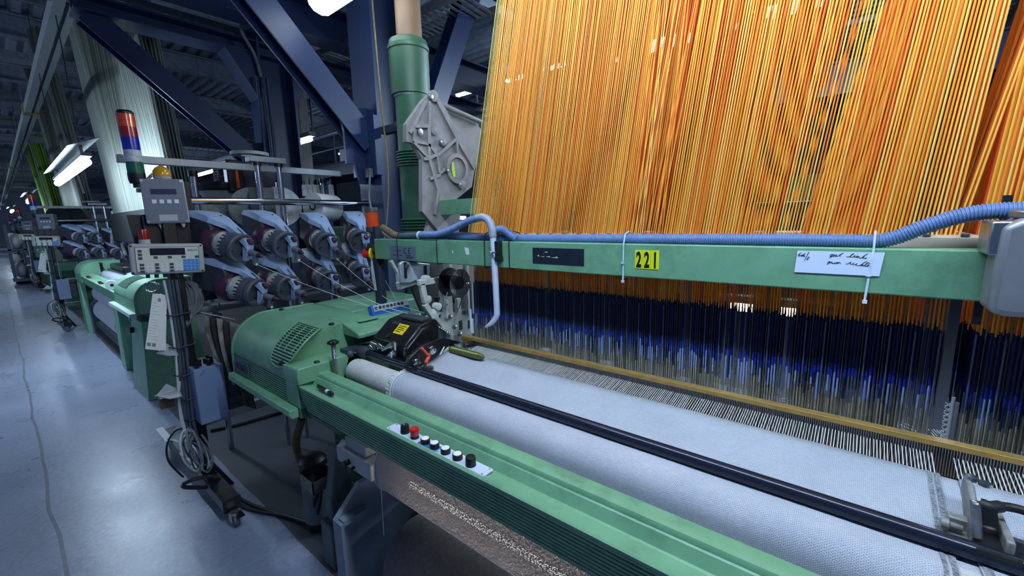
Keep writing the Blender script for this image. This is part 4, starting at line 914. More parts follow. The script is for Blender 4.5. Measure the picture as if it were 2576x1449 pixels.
# bent nozzle pipe with clamp
ty=1.262
P=[at(px,py,y=ty) for px,py in [(1200,548),(1216,547),(1230,556),(1238,576),(1240,596)]]
nz_=empty('nozzle_pipe',at(1240,640,y=ty),'bent grey and pale blue plastic nozzle pipe clamped to the green crossbeam','pipe')
obj('elbow',MB().tube(bez(P,8),.0155,16),PVC,nz_)
P2=[at(px,py,y=ty) for px,py in [(1240,596),(1243,650),(1247,720),(1250,780),(1250,792)]]
obj('pipe',MB().tube(P2,.0128,16),PVCL,nz_)
P3=[at(1250,786,y=ty),at(1249,796,y=ty),at(1238,812,y=ty-.01),at(1222,823,y=ty-.015)]
obj('nozzle_tip',MB().tube(P3,[.0128,.0125,.011,.005],14),PVCL,nz_)
c=at(1243,635,y=ty); obj('clamp',MB().box((c.x-.012,ty-.006,c.z-.03),(c.x+.03,1.279,c.z+.045)).box((c.x+.014,ty-.014,c.z-.035),(c.x+.034,1.279,c.z-.015)),BLACK,nz_,bev=.002)
obj('clamp_screw',MB().cyl((c.x-.002,ty-.02,c.z+.0),(c.x+.026,ty-.02,c.z+.002),.004).ball((c.x,ty-.02,c.z),.007,8),CHROME,nz_)
# ties round the beam
def tie(px,m,lab,ball=False,tilt=0,long=0):
    p=at(px,625,y=1.279); x=p.x; zc_=1.411; b=MB()
    lo=1.354-long; hi=1.498
    loop=[(x+tilt,1.2775,lo),(x,1.2775,1.462),(x,1.288,hi-.003),(x,1.315,hi+.004),(x,1.345,hi-.004),(x,1.364,1.47),(x,1.364,1.355),(x+tilt,1.2775,1.354)]
    b.tube(loop,.0021 if not ball else .0026,6)
    if ball: b.box((x-.006+tilt*.5,1.273,1.399),(x+.004+tilt*.5,1.279,1.406)).box((x-.004+tilt,1.272,lo-.004),(x+.005+tilt,1.279,lo+.004))
    return tag(obj('cable_tie',b,m),lab,'cable tie','cable ties around the crossbeam')
tie(1000,WIREB,'black cable tie crossing the grey rating plate')
tie(1099,WIREB,'black cable tie right of the grey rating plate')
tie(1219,WIREB,'black cable tie just left of the pipe clamp')
tie(1281,WIREB,'black cable tie just right of the pipe clamp')
tie(1569,mat('pale tie',(176,206,220),.4),'pale blue cable tie left of the yellow 221 tiles',True,0,.012)
tie(2198,mat('white tie',(206,220,240),.4),'white cable tie crossing the handwritten note',True,-.006,.015)
# ---- handwritten note on the crossbeam
nx0,nx1=-.1213,.0453
def NP(u,v):   # paper coordinates 0..1 right, 0..1 down
    tl=Vector((-.1195,1.2772,1.4552));tr=Vector((.0462,1.2772,1.4552));bl=Vector((-.1225,1.2772,1.4005));brr=Vector((.0412,1.2772,1.4005))
    return tl.lerp(tr,u).lerp(bl.lerp(brr,u),v)
nb=MB(); f4=[NP(0,0),NP(1,0),NP(1,1),NP(0,1)]; nb.add(f4+[p+Vector((0,.001,0)) for p in f4],[(0,1,2,3),(7,6,5,4),(0,4,5,1),(1,5,6,2),(2,6,7,3),(3,7,4,0)])
nt_=obj('paper_note',nb,mat('bluish white paper',(206,218,246),.6,noise=.03),smooth=False); tag(nt_,'white paper note with two lines of black handwriting on the right of the green crossbeam','note')
def hw(px,py):
    v=(py-105-(px-90)*.024)/578; u=(px-90+v*52)/2345; return NP(u,v)-Vector((0,.0004,0))
ST=[[(205,160),(150,190),(120,230),(140,255),(170,240),(175,215),(150,212)],[(265,215),(220,222),(210,250),(245,245),(325,170),(270,235),(300,262)],[(322,232),(295,248),(320,266)],[(430,140),(375,250),(315,370)],[(440,258),(385,325),(400,347),(435,335)],[(390,302),(470,290)],
[(1105,200),(1050,212),(1035,248),(1075,245),(1110,203),(1060,270),(1018,300)],[(1075,262),(1130,240),(1162,213),(1130,222),(1142,252),(1180,240),(1218,213),(1188,222),(1198,252),(1240,250),(1310,205),(1385,168),(1310,220),(1308,262)],
[(1480,262),(1540,262),(1620,215),(1672,180),(1605,210),(1580,268),(1640,270),(1700,228),(1690,277),(1730,265),(1760,238),(1750,290),(1800,250),(1822,292),(1862,290),(1950,230),(2015,185),(1930,240),(1895,290),(1945,250),(1915,283),(1962,302),(2000,280),(1975,322)],[(1768,198),(1774,203)],
[(1055,383),(1002,395),(990,430),(1030,420),(1058,383),(1015,430),(968,466)],[(1030,430),(1090,408),(1112,400),(1108,430),(1150,437),(1186,410),(1160,440),(1200,432),(1240,408),(1215,420),(1230,442),(1272,400),(1270,435),(1312,405),(1340,447)],
[(1480,442),(1530,440),(1610,395),(1600,450),(1660,440),(1700,418),(1672,430),(1690,467),(1760,440),(1782,428),(1752,455),(1790,482),(1840,480),(1940,420),(2022,363),(1920,430),(1880,490),(1932,455),(1930,497),(2000,450),(2060,400),(1992,470),(2012,502),(2086,450),(2050,512)],[(2000,420),(2112,410)]]
hb_=MB()
for s in ST: hb_.tube(bez([hw(*p) for p in s],4),.00062,5)
obj('handwriting',hb_,INK,nt_)
# ---- marker pen on the shelf
a=at(797,972,z=.905); b=at(841,991,z=.903); a.y=.742; b.y=.736
pen=empty('marker_pen',a,'black marker pen with a white label lying on the shelf of the green beam','marker pen')
d=(b-a).normalized(); Lp=(b-a).length
obj('cap',MB().lathe(a,d,[(0,.006),(.003,.0078),(Lp*.42,.0085),(Lp*.42,.007)],20).tube([a+Vector((0,-.002,.009)),a+d*(Lp*.33)+Vector((0,-.002,.0105))],.0018,6),BLACK,pen)
obj('barrel',MB().lathe(a+d*Lp*.42,d,[(0,.008),(Lp*.38,.008)],20),BLACK,pen)
obj('label_band',MB().lathe(a+d*Lp*.60,d,[(0,.0083),(Lp*.16,.0083)],20),mat('white pen label',(196,210,236),.5),pen)
obj('end_plug',MB().lathe(a+d*Lp*.80,d,[(0,.0086),(Lp*.16,.0086),(Lp*.2,.006)],20),BLACK,pen)
# ---- motor and hose under the beam
mo=empty('suction_motor',(-2.0,.86,0),'grey cylindrical motor with black end caps standing in the shade under the green beam','motor')
my=.86; t0=at(790,1195,y=my); t1=at(800,1300,y=my); x=t0.x
obj('housing',MB().cyl((x,my,t1.z),(x,my,t0.z),.062,n=28),mat('dull grey motor housing',(112,116,120),.5,.3,noise=.2,nscale=9),mo)
obj('end_cap',MB().lathe((x,my,t0.z),(0,0,1),[(0,.065),(.09,.066),(.105,.05),(.115,.02)],28),BLACK,mo)
obj('end_cap',MB().lathe((x,my,t1.z),(0,0,-1),[(0,.065),(.03,.064),(.05,.045),(.06,.02)],28),BLACK,mo)
obj('support',MB().cyl((x,my,0),(x,my,t1.z-.05),.012),DGREY,mo)
br=MB().box((x+.02,.78,t0.z+.0),(x+.16,.785,t0.z+.06)).box((x+.02,.78,t0.z),(x+.025,.9,t0.z+.06)).box((x+.155,.78,t0.z),(x+.16,.9,t0.z+.06)).box((x+.02,.9,t0.z),(x+.36,.905,t0.z+.06))
obj('bracket',br,mat('raw steel bracket',(128,126,118),.5,.4,noise=.2),mo)
P=[at(px,py,y=.83) for px,py in [(760,1052),(752,1078),(746,1102),(746,1128),(756,1158),(772,1180)]]
pts,rs=corr(bez(P,10),.017,.0085,.002); tag(obj('corrugated_hose',MB().tube(pts,rs,14),HOSEY),'yellow brown corrugated hose dropping from under the left end of the green beam','hose','hoses under the green beam')
tag(obj('floor_cable',MB().tube(bez([(-2.85,.62,.05),(-2.5,.70,.012),(-2.2,.80,.012),(-2.05,.83,.03),(-1.98,.84,.16),(-1.95,.85,.28)]),.010).tube(bez([(-2.85,.60,.05),(-2.5,.67,.012),(-2.25,.78,.012),(-2.06,.82,.05),(-1.99,.83,.2),(-1.95,.85,.28)]),.010),WIREB),'pair of black cables looping over the floor to the motor under the beam','cable')
tag(obj('floor_cable',MB().tube(bez([at(530,1083,z=.012),at(600,1068,z=.012),at(670,1048,z=.012),at(730,1030,z=.012)]),.012),WIREB),'black cable crossing the shaded floor below the light blue box','cable')
# ================================================================ control stand
SX=-2.9
st=empty('control_stand',(SX,.585,0),'dark wheeled stand with bundled cables that carries the beige keypad terminal','stand')
col=MB().box((SX-.035,.57,.10),(SX+.035,.63,1.80)); col.box((SX-.03,.50,1.44),(SX-.02,.72,1.62))
obj('column',col,BLACK,st,bev=.004)
obj('back_plate',MB().prism([(.47,1.40),(.735,1.40),(.735,1.80),(.70,1.80),(.70,1.62),(.45,1.62)],SX-.075,SX-.05,'x'),BLACK,st)
obj('base_foot',MB().box((-3.72,.555,.075),(-2.44,.635,.135)),BLACKM,st,bev=.003)
obj('foot_cap',MB().box((-3.1,.55,.135),(-2.92,.64,.142)),ALU,st); obj('foot_end',MB().box((-2.442,.553,.07),(-2.435,.637,.14)),BLACKM,st)
def caster(x,y):
    c=obj('caster',MB().box((x-.02,y-.022,.035),(x+.02,y-.018,.075)).box((x-.02,y+.018,.035),(x+.02,y+.022,.075)).cyl((x,y,.066),(x,y,.082),.022),CHROME,st)
    obj('wheel',MB().lathe((x,y-.014,.032),(0,1,0),[(0,.012),(0,.028),(.003,.032),(.025,.032),(.028,.028),(.028,.012)],24),mat('grey rubber wheel',(80,84,90),.5),c)
    obj('brake_pedal',MB().box((x+.0,y+.0,.07),(x+.06,y+.03,.076)),BLACK,c)
caster(-2.40,.59); caster(-3.66,.59)
# cable bundle down the column
rr=random.Random(21)
def bund(name,pts,offs,r,m,lab=None):
    b=MB()
    for dx,dy in offs: b.tube(bez([Vector(p)+Vector((dx,dy,0)) for p in pts],6),r,8)
    o=obj(name,b,m,st)
    if lab: o['label']=lab
    return o
K=lambda px,py,x=SX+.06: at(px,py,x=x)
bund('white_cable',[K(412,705),K(425,770),K(438,860),K(446,940),K(452,1020),K(470,1090),K(500,1140),K(540,1172)],[(0,0)],.0058,WIREW,'thick white cable')
bund('white_cable',[K(452,960),K(450,1010),K(462,1080),K(490,1110),K(520,1145)],[(0,0)],.006,WIREW)
bund('black_cable',[K(424,705),K(436,780),K(450,880),K(462,990),K(470,1070),K(490,1130)],[(0,0),(.0,.016),(.012,.03)],.008,mat('slate cable',(74,82,96),.5,noise=.15))
bund('black_cable',[K(440,705),K(452,800),K(468,930),K(480,1040),K(492,1110),K(520,1160),K(548,1190),K(590,1232)],[(0,0),(.006,.014)],.010,WIREB)
gc=MB()
for k in range(13):
    s=k*.012; y0=rr.uniform(-.012,.012)
    gc.tube(bez([K(446+k*3,700)+Vector((-.03-rr.random()*.06,0,0)),K(462+k*4.2,735+rr.random()*6)+Vector((-.04,0,0)),K(472+k*3.6,770+rr.random()*10)+Vector((-.05,0,0)),K(476+k*.6,800)+Vector((-.03,y0,0)),K(466+k*.8,845)+Vector((-.03,0,0)),K(470+k*1.4,880)+Vector((-.03,0,0))],6),.0042,6)
for k in range(5):
    gc.tube(bez([K(470+k*3,708)+Vector((-.03,0,0)),K(490+k*3,725)+Vector((-.03,0,0)),K(498-k*2,760+k*8)+Vector((-.03,0,0)),K(480,790-k*3)+Vector((-.03,0,0)),K(462,775)+Vector((-.03,0,0)),K(458,740)+Vector((-.03,0,0))],6),.0042,6)
obj('grey_cable',gc,WIREG,st)
cc=MB()
for k in range(11):
    cx_,cy_=492+rr.uniform(-14,14),1138+rr.uniform(-16,16); rx,ry=rr.uniform(12,26),rr.uniform(30,52); x=SX+rr.uniform(.04,.20); ph=rr.random()*6; tl_=rr.uniform(.1,.5)
    cc.use(WIREG if k%4 else WIREW); cc.tube(bez([at(cx_+rx*math.cos(ph+t*.7)+tl_*ry*math.sin(ph+t*.7),cy_+ry*math.sin(ph+t*.7),x=x+.03*math.sin(t*1.3+k)) for t in range(0,9)],5),.0052,7)
obj('coiled_cable',cc,WIREG,st)
lo=MB().tube(bez([K(470,1075),K(440,1085),K(420,1120),K(424,1160),K(452,1192),K(462,1200)],7),.005,7)
lo.tube(bez([K(460,1218,-2.72),K(490,1205,-2.70),K(530,1200,-2.70),K(560,1210,-2.70),K(575,1228,-2.7),K(530,1226,-2.72),K(470,1226,-2.72),K(458,1220,-2.72)],7),.011,8)
obj('looped_cable',lo,WIREB,st)
def tray(px,py,w):
    a=K(px,py); b=MB().prism([(a.y,a.z),(a.y-w,a.z-.012),(a.y-w*.45,a.z+.045)],SX+.02,SX+.03,'x')
    rim=[(SX+.03,a.y,a.z),(SX+.14,a.y-.01,a.z-.01),(SX+.14,a.y-w*.6,a.z-.006),(SX+.03,a.y-w,a.z-.004)]
    b.add([(p[0],p[1],p[2]) for p in rim],[(0,1,2,3)]); b.tube(rim+[rim[0]],.004,6)
    obj('cable_hook',b,mat('pale hook plate',(178,184,190),.45,noise=.05),st)
tray(442,880,.075); tray(452,982,.10); tray(470,1092,.08)
sl=MB()
for py in (790,870,940,1000,1050): 
    p=K(428+(py-700)*.16,py); sl.tube([(SX+.045,p.y-.05,p.z),(SX+.09,p.y-.02,p.z-.004),(SX+.085,p.y+.06,p.z+.004),(SX+.03,p.y+.07,p.z)],.0035,6)
obj('cable_strap',sl,BLACK,st)
cn=MB()
p=K(440,1010); cn.box((SX+.0,p.y-.06,p.z-.03),(SX+.05,p.y,p.z+.03)); obj('brass_box',cn,mat('brown brass box',(100,84,54),.5,.3,noise=.3),st,bev=.004)
obj('light_bar',MB().box((-3.74,.53,.142),(-3.45,.57,.146)),WHITE,st)
# hanging papers
pa=empty('document_sheaf',K(395,740),'sheaf of printed papers hanging from a ring on the left of the stand','papers')
for k in range(3):
    q=[K(384+k*9,738,SX+.07-.008*k),K(410+k*5,744,SX+.07-.008*k),K(403+k*7,882,SX+.09-.01*k),K(365+k*14,878-k*2,SX+.09-.01*k)]
    s=obj('sheet',MB().add(q+[p+Vector((-.0006,0,0)) for p in q],[(0,1,2,3),(7,6,5,4),(0,4,5,1),(1,5,6,2),(2,6,7,3),(3,7,4,0)]),PAPER,pa,smooth=False)
    if k==0:
        pr=MB(); 
        def qp(u,v): return q[0].lerp(q[1],u).lerp(q[3].lerp(q[2],u),v)+Vector((.0008,0,0))
        for j in range(14):
            v=.16+j*.05; u1=.35+.5*rr.random(); pr.add([qp(.1,v),qp(u1,v),qp(u1,v+.004),qp(.1,v+.004)],[(0,1,2,3)])
        for u0,v0 in ((.55,.06),(.08,.88),(.42,.88)): pr.add([qp(u0,v0),qp(u0+.26,v0),qp(u0+.26,v0+.06),qp(u0,v0+.06)],[(0,1,2,3)])
        obj('print',pr,mat('grey print',(130,134,142),.7,noise=0),s,smooth=False)
rg=MB()
for k in range(2): rg.tube(bez([K(380+18*math.cos(t*.7)+k*5,722+12*math.sin(t*.7),SX+.08) for t in range(10)],4),.003,6)
obj('hanging_ring',rg,CHROME,pa)
# keypad terminal
TX=SX+.10
def TP(px,py,d=0): return at(px,py,x=TX+d)
te=empty('keypad_terminal',TP(420,690),'beige keypad terminal with a dark display and blue keys on the wheeled stand','terminal')
# face plane frame: u to the right (+y), v up
A=TP(324,612);Bq=TP(500,603);Cq=TP(517,693);Dq=TP(332,697)
W_=.305;Hh=.158; u=((Bq+Cq)/2-(A+Dq)/2).normalized(); O=(A+Bq+Cq+Dq)/4
TM=axes(O,u,(0,0,1)); TM=Matrix.Translation(O)@Matrix.Rotation(math.radians(-13),4,'Z')@Matrix.Translation(-O)@TM
def tb(x0,y0,x1,y1,z0,z1): return ((x0-.5)*W_,(.5-y1)*Hh,z0),((x1-.5)*W_,(.5-y0)*Hh,z1)
obj('housing',MB().xf(TM).box(*tb(0,0,1,1,-.075,0)),LGREY,te,bev=.012,seg=3)
fp=obj('keypad_panel',MB().xf(TM).box(*tb(.085,.11,.925,.90,0,.002)),CREAM,te,bev=.001)
bo=MB().xf(TM)
for x0,y0,x1,y1 in ((.08,.10,.93,.11),(.08,.90,.93,.91),(.08,.10,.085,.91),(.925,.10,.93,.91)): bo.box(*tb(x0,y0,x1,y1,0,.0022))
obj('panel_border',bo,DGREY,fp)
obj('display',MB().xf(TM).box(*tb(.27,.14,.74,.37,.002,.003)),DSCR,fp)
text('lettering','BARCO',.0125,DGREY,fp,TM@Matrix.Translation(((.775-.5)*W_,(.5-.245)*Hh,.0022)),ext=.0003,sx=.85,off=.0004)
obj('arrow_mark',MB().xf(TM).add([((.895-.5)*W_,(.5-.19)*Hh,.0024),((.915-.5)*W_,(.5-.215)*Hh,.0024),((.895-.5)*W_,(.5-.245)*Hh,.0024)],[(0,1,2)]),DGREY,fp,smooth=False)
DK=mat('dark keys',(70,78,80),.5,noise=.1)
kq=[(.115,.19+k*.115,.168,.275+k*.115) for k in range(3)]+[(.31+k*.187,.40,.365+k*.187,.485) for k in range(4)]+[(.125+c*.194,.635+k*.108,.18+c*.194,.715+k*.108) for c in range(3) for k in range(3)]
for q in kq: obj('dark_key',MB().xf(TM).box(*tb(*q,.002,.0035)),DK,fp,smooth=False)
for r_ in range(4):
    for c in range(4): obj('blue_key',MB().xf(TM).box(*tb(.70+c*.056,.52+r_*.097,.75+c*.056,.607+r_*.097,.002,.0036)),BLUEK,fp,smooth=False)
for c in range(3): obj('label_strip',MB().xf(TM).box(*tb(.205+c*.194,.63,.30+c*.194,.93-.03*(c==2),.002,.0028)),PAPER,fp,smooth=False)
lp=MB().xf(TM)
for c in range(3):
    for k in range(3):
        lp.box(*tb(.235+c*.194,.66+k*.1,.27+c*.194,.668+k*.1,.0028,.0031)).box(*tb(.205+c*.194,.70+k*.1,.30+c*.194,.704+k*.1,.0028,.0031))
obj('print',lp,DGREY,fp,smooth=False)
sc_=MB().xf(TM)
for x,y in ((.035,.07),(.965,.07),(.035,.93),(.965,.93)): sc_.lathe(((x-.5)*W_,(.5-y)*Hh,.0),(0,0,1),[(0,.005),(.0008,.005)],14)
obj('screw_hole',sc_,INK,te)
gl=MB().xf(TM)
for x in (-.09,-.055,-.02,.03): gl.cyl((x,-Hh/2,-.04),(x,-Hh/2-.02,-.04),.009)
obj('cable_gland',gl,DGREY,te)
rl_=empty('warning_lamp',TM@Vector((-.085,Hh/2,-.04)),'small red warning lamp on the left of the top of the keypad terminal','warning lamp')
b0=TM@Vector((-.088,Hh/2,-.04)); 
obj('base',MB().cyl(b0,b0+Vector((0,0,.022)),.0235),LGREY,rl_)
rp=[];
fl=MB(); n=36; vs=[];prf=[(0,.0215),(.04,.0205),(.052,.017),(.053,.004)]
for h,r in prf:
    for j in range(n): q=r*(1-.05*(j%2)); vs.append(b0+Vector((q*math.cos(2*PI*j/n),q*math.sin(2*PI*j/n),.022+h)))
fl.add(vs,[(i*n+j,i*n+(j+1)%n,(i+1)*n+(j+1)%n,(i+1)*n+j) for i in range(3) for j in range(n)]); obj('lens',fl,LENSR,rl_)
# display box above
DX=SX+.04
A=at(353,450,x=DX);Bq=at(462,450,x=DX);Cq=at(475,562,x=DX);Dq=at(367,562,x=DX)
O=(A+Bq+Cq+Dq)/4; W2=.5*((Bq-A).length+(Cq-Dq).length); H2=(A.z+Bq.z-Cq.z-Dq.z)/2
DM=axes(O,(Bq-A)+(Cq-Dq),(0,0,1)); DM=Matrix.Translation(O)@Matrix.Rotation(math.radians(-11),4,'Z')@Matrix.Translation(-O)@DM
db=empty('display_box',O,'square grey box with a small blue display and four white keys above the keypad terminal','control box')
def d2(x0,y0,x1,y1,z0,z1): return ((x0-.5)*W2,(.5-y1)*H2,z0),((x1-.5)*W2,(.5-y0)*H2,z1)
obj('housing',MB().xf(DM).box(*d2(0,0,1,1,-.07,0)),LGREY,db,bev=.008,seg=3)
fp=obj('face_plate',MB().xf(DM).box(*d2(.01,.01,.97,.985,0,.0025)),mat('slate face plate',(112,116,132),.45,noise=.06),db,bev=.004)
obj('display',MB().xf(DM).box(*d2(.20,.225,.79,.345,.0025,.0035)),BSCR,fp)
for k in range(4): obj('white_key',MB().xf(DM).box(*d2(.20+k*.17,.46,.30+k*.17,.545,.0025,.0035)),WHITE,fp,smooth=False)
obj('blank_label',MB().xf(DM).box(*d2(.30,.80,.72,.94,.0025,.003)),mat('silver label plate',(176,182,190),.4,noise=.05),fp)
s_=MB().xf(DM)
for x,y in ((.045,.045),(.93,.045),(.045,.955),(.93,.955)): s_.lathe(((x-.5)*W2,(.5-y)*H2,.0025),(0,0,1),[(0,.008),(.002,.0075),(.0021,.003)],14)
obj('screw',s_,STEEL,fp)
g_=MB().xf(DM)
for x in (-.035,.01,.06): g_.lathe((x,-H2/2,-.035),(0,-1,0),[(0,.010),(.012,.010),(.014,.007),(.022,.006)],12)
obj('cable_gland',g_,WHITE,db)
g_=MB().xf(DM)
g_.tube(bez([(-.035,-H2/2-.02,-.035),(-.034,-H2/2-.035,-.035),(-.025,-H2/2-.05,-.04)],5),.004,6).tube([(.01,-H2/2-.02,-.035),(.012,-H2/2-.04,-.035)],.004,6)
obj('cable',g_,WIREW,db)
am=empty('amber_beacon',at(408,446,x=SX-.0),'amber dome lamp on top of the square grey display box','beacon lamp')
c=at(408,445,x=SX+.0); obj('dome',MB().lathe(c,(0,0,1),[(0,.040),(.012,.0415),(.03,.037),(.045,.027),(.055,.012),(.057,.002)],28),AMBER,am); obj('base',MB().lathe(c-Vector((0,0,.012)),(0,0,1),[(0,.036),(.012,.04)],28),LGREY,am)
# signal tower
tx=SX-.01
tw=empty('signal_tower',at(350,475,x=tx),'signal tower with orange, red, blue, clear and green lenses beside the square grey box','signal tower')
def TZ(px,py): return at(px,py,x=tx)
stk=[((312,278),(315,288),BLACK,'top_cap'),((315,288),(320,320),LENSO,'orange_lens'),((320,320),(326,346),LENSR,'red_lens'),((326,346),(332,378),LENSB,'blue_lens'),((332,378),(338,408),LENSW,'clear_lens'),((338,408),(344,436),LENSG,'green_lens'),((344,436),(350,472),BLACK,'base')]
pb=TZ(350,474); pt=TZ(312,276); ax=(pt-pb)
for a,b,m,nm in stk:
    za=TZ(*a).z; zb_=TZ(*b).z; f=lambda z: pb+ax*((z-pb.z)/ax.z)
    p=f(zb_);q=f(za); L_=(q-p).length; r=.036 if nm!='base' else .0365
    prf=[(0,r),(L_-.002,r),(L_-.0015,r*.985),(L_,r*.985)] if nm not in('top_cap','base') else ([(0,r),(L_*.5,r),(L_,r*.8),(L_,.01)] if nm=='top_cap' else [(0,r*.6),(.02,r*.6),(.021,r*.9),(.04,r),(L_,r)])
    obj(nm,MB().lathe(p,ax,prf,32),m,tw)
obj('mount_arm',MB().box((tx-.02,pb.y-.01,pb.z-.02),(tx+.02,SX and .60,pb.z)),BLACK,tw)
# light blue switch box behind the stand, with plugs
BX=-2.72
a=at(486,932,x=BX);b=at(560,915,x=BX);c=at(563,1052,x=BX);d=at(508,1071,x=BX)
z1=(a.z+b.z)/2; z0=(c.z+d.z)/2
sw=empty('switch_box',(BX-.08,(a.y+b.y)/2,z0),'plain light blue grey box with black plugs on top, hung low behind the stand','electrical box')
obj('housing',MB().box((BX-.16,a.y,z0),(BX,b.y,z1)),mat('light blue grey enclosure',(124,140,172),.5,noise=.1,nscale=6),sw,bev=.004)
pg=MB()
for k in range(8): pg.cyl((BX-.03-.03*(k%4),a.y+.025+.055*(k//4)+.02*(k%2),z1),(BX-.03-.03*(k%4),a.y+.025+.055*(k//4)+.02*(k%2),z1+.03+.006*(k%3)),.010)
obj('plug',pg,BLACK,sw)
sc_=MB()
for s in ([(.02,.05),(.03,.065)],[(.035,.055),(.042,.07),(.05,.066)],[(.052,.068),(.05,.08),(.058,.076)]): sc_.tube([(BX+.0006,a.y+.015+p[0]*.6,z1-.09+p[1]) for p in s],.0009,5)
obj('pen_mark',sc_,INK,sw)
obj('side_bracket',MB().box((BX-.2,b.y+.005,z0+.03),(BX-.05,b.y+.10,z1-.01)).box((BX-.05,b.y+.01,z0+.03),(BX-.02,b.y+.11,z0+.09)).box((BX-.05,b.y+.0,z1-.06),(BX-.02,b.y+.10,z1-.01)),DGREY,sw)
obj('hanger_bar',MB().box((-3.0,a.y+.02,z1-.04),(BX-.15,1.0,z1-.01)),DGREY,sw)
# stained rags hung over the rack rail
rgx=-2.66
rg_=empty('sample_sheaf',at(550,800,x=rgx),'sheaf of grubby cloth samples with dark frayed edges clipped left of the green end cover','cloth samples')
top=[(510,790),(548,803)]; 
def samp(k):
    b=MB(); n=14; m_=6; vs=[]; rr2=random.Random(40+k)
    x=rgx-.02+.022*k; wv=[rr2.uniform(-4,4) for _ in range(n+1)]
    for i in range(n+1):
        t=i/n; py=792+k*4+t*(118+k*24); l=512+k*16+t*t*34+t*8*(k>0); r=556+k*13+t*(16+k*5)+wv[i]
        for j in range(m_+1):
            u=j/m_; vs.append(at(l+(r-l)*u,py+u*(10-4*t),x=x+.006*math.sin(u*5+t*4+k)+.010*t))
    b.add(vs,[(i*(m_+1)+j,i*(m_+1)+j+1,(i+1)*(m_+1)+j+1,(i+1)*(m_+1)+j) for i in range(n) for j in range(m_)])
    m=[RAGM,mat('dark frayed cloth',(40,38,38),.9,noise=.4,nscale=30),mat('pale frayed cloth',(150,146,136),.9,noise=.4,nscale=26,dirt=(60,56,52),dscale=20,damt=.8),mat('dark frayed cloth',(40,38,38),.9),mat('grey brown cloth',(88,82,76),.9,noise=.4,nscale=20)][k]
    o=obj('cloth_sample',b,m,rg_); s=o.modifiers.new('thick','SOLIDIFY'); s.thickness=.006; return o
for k in (4,3,2,1,0): samp(k)
obj('clip_bar',MB().tube([at(505,786,x=rgx),at(590,804,x=rgx+.03)],.004),GALV,rg_); obj('clip',MB().beam(at(535,790,x=rgx),at(556,796,x=rgx),.02,.03),BLACK,rg_); obj('hook',MB().tube([at(545,792,x=rgx),at(548,772,x=rgx),at(552,764,x=rgx-.1)],.004),BLACK,rg_)
# ================================================================ feeder rack
RX=-3.05
rk=empty('feeder_rack',(RX,1.2,0),'aluminium and chrome rack that holds eight weft feeders behind the loom end','rack')
obj('top_profile',MB().box((RX-.02,.46,1.895),(RX+.02,1.70,1.935)),ALU,rk,bev=.003)
cr=MB().cyl((RX+.05,.62,1.70),(RX+.05,1.90,1.70),.021,n=18); obj('chrome_rail',cr,CHROME,rk)
po=MB()
def post(y,z0,z1,dx=0):
    o=obj('chrome_post',MB().cyl((RX+dx,y,z0),(RX+dx,y,z1),.018,n=14),CHROME,rk); obj('post_cap',MB().cyl((RX+dx,y,z1-.035),(RX+dx,y,z1),.026,n=14),BLACK,o)
post(1.13,.0,1.965,.02); post(1.26,.0,1.965,.02); post(.85,.0,1.90,-.25); post(1.40,.0,1.90,-.35); post(1.69,.0,1.90,-.25)
obj('cross_plate',MB().box((RX-.03,1.08,1.95),(RX+.05,1.30,1.985)),ALU,rk,bev=.003)
obj('stay',MB().tube([(RX-.2,.62,1.70),(RX-.2,.585,1.80),(RX-.22,.70,1.93),(RX-.02,.76,1.92)],.009),ALU,rk)
obj('lower_rail',MB().cyl((RX-.0,.55,1.06),(RX-.0,1.95,1.06),.03).box((RX-.12,.6,1.28),(RX-.07,1.9,1.34)).box((RX-.12,.6,.30),(RX-.07,1.9,.36)),ALU,rk)
fl_=obj('disc_plate',MB().box((RX-.09,1.10,1.56),(RX-.085,1.255,1.80)),mat('dark grey green panel',(84,94,92),.5,noise=.2),rk)
obj('ring_bracket',MB().lathe((RX-.08,1.13,2.0),(0,0,1),[(0,.05),(0,.11),(.02,.11),(.02,.05)],28),mat('pale ring casting',(150,156,156),.5,noise=.2),rk)
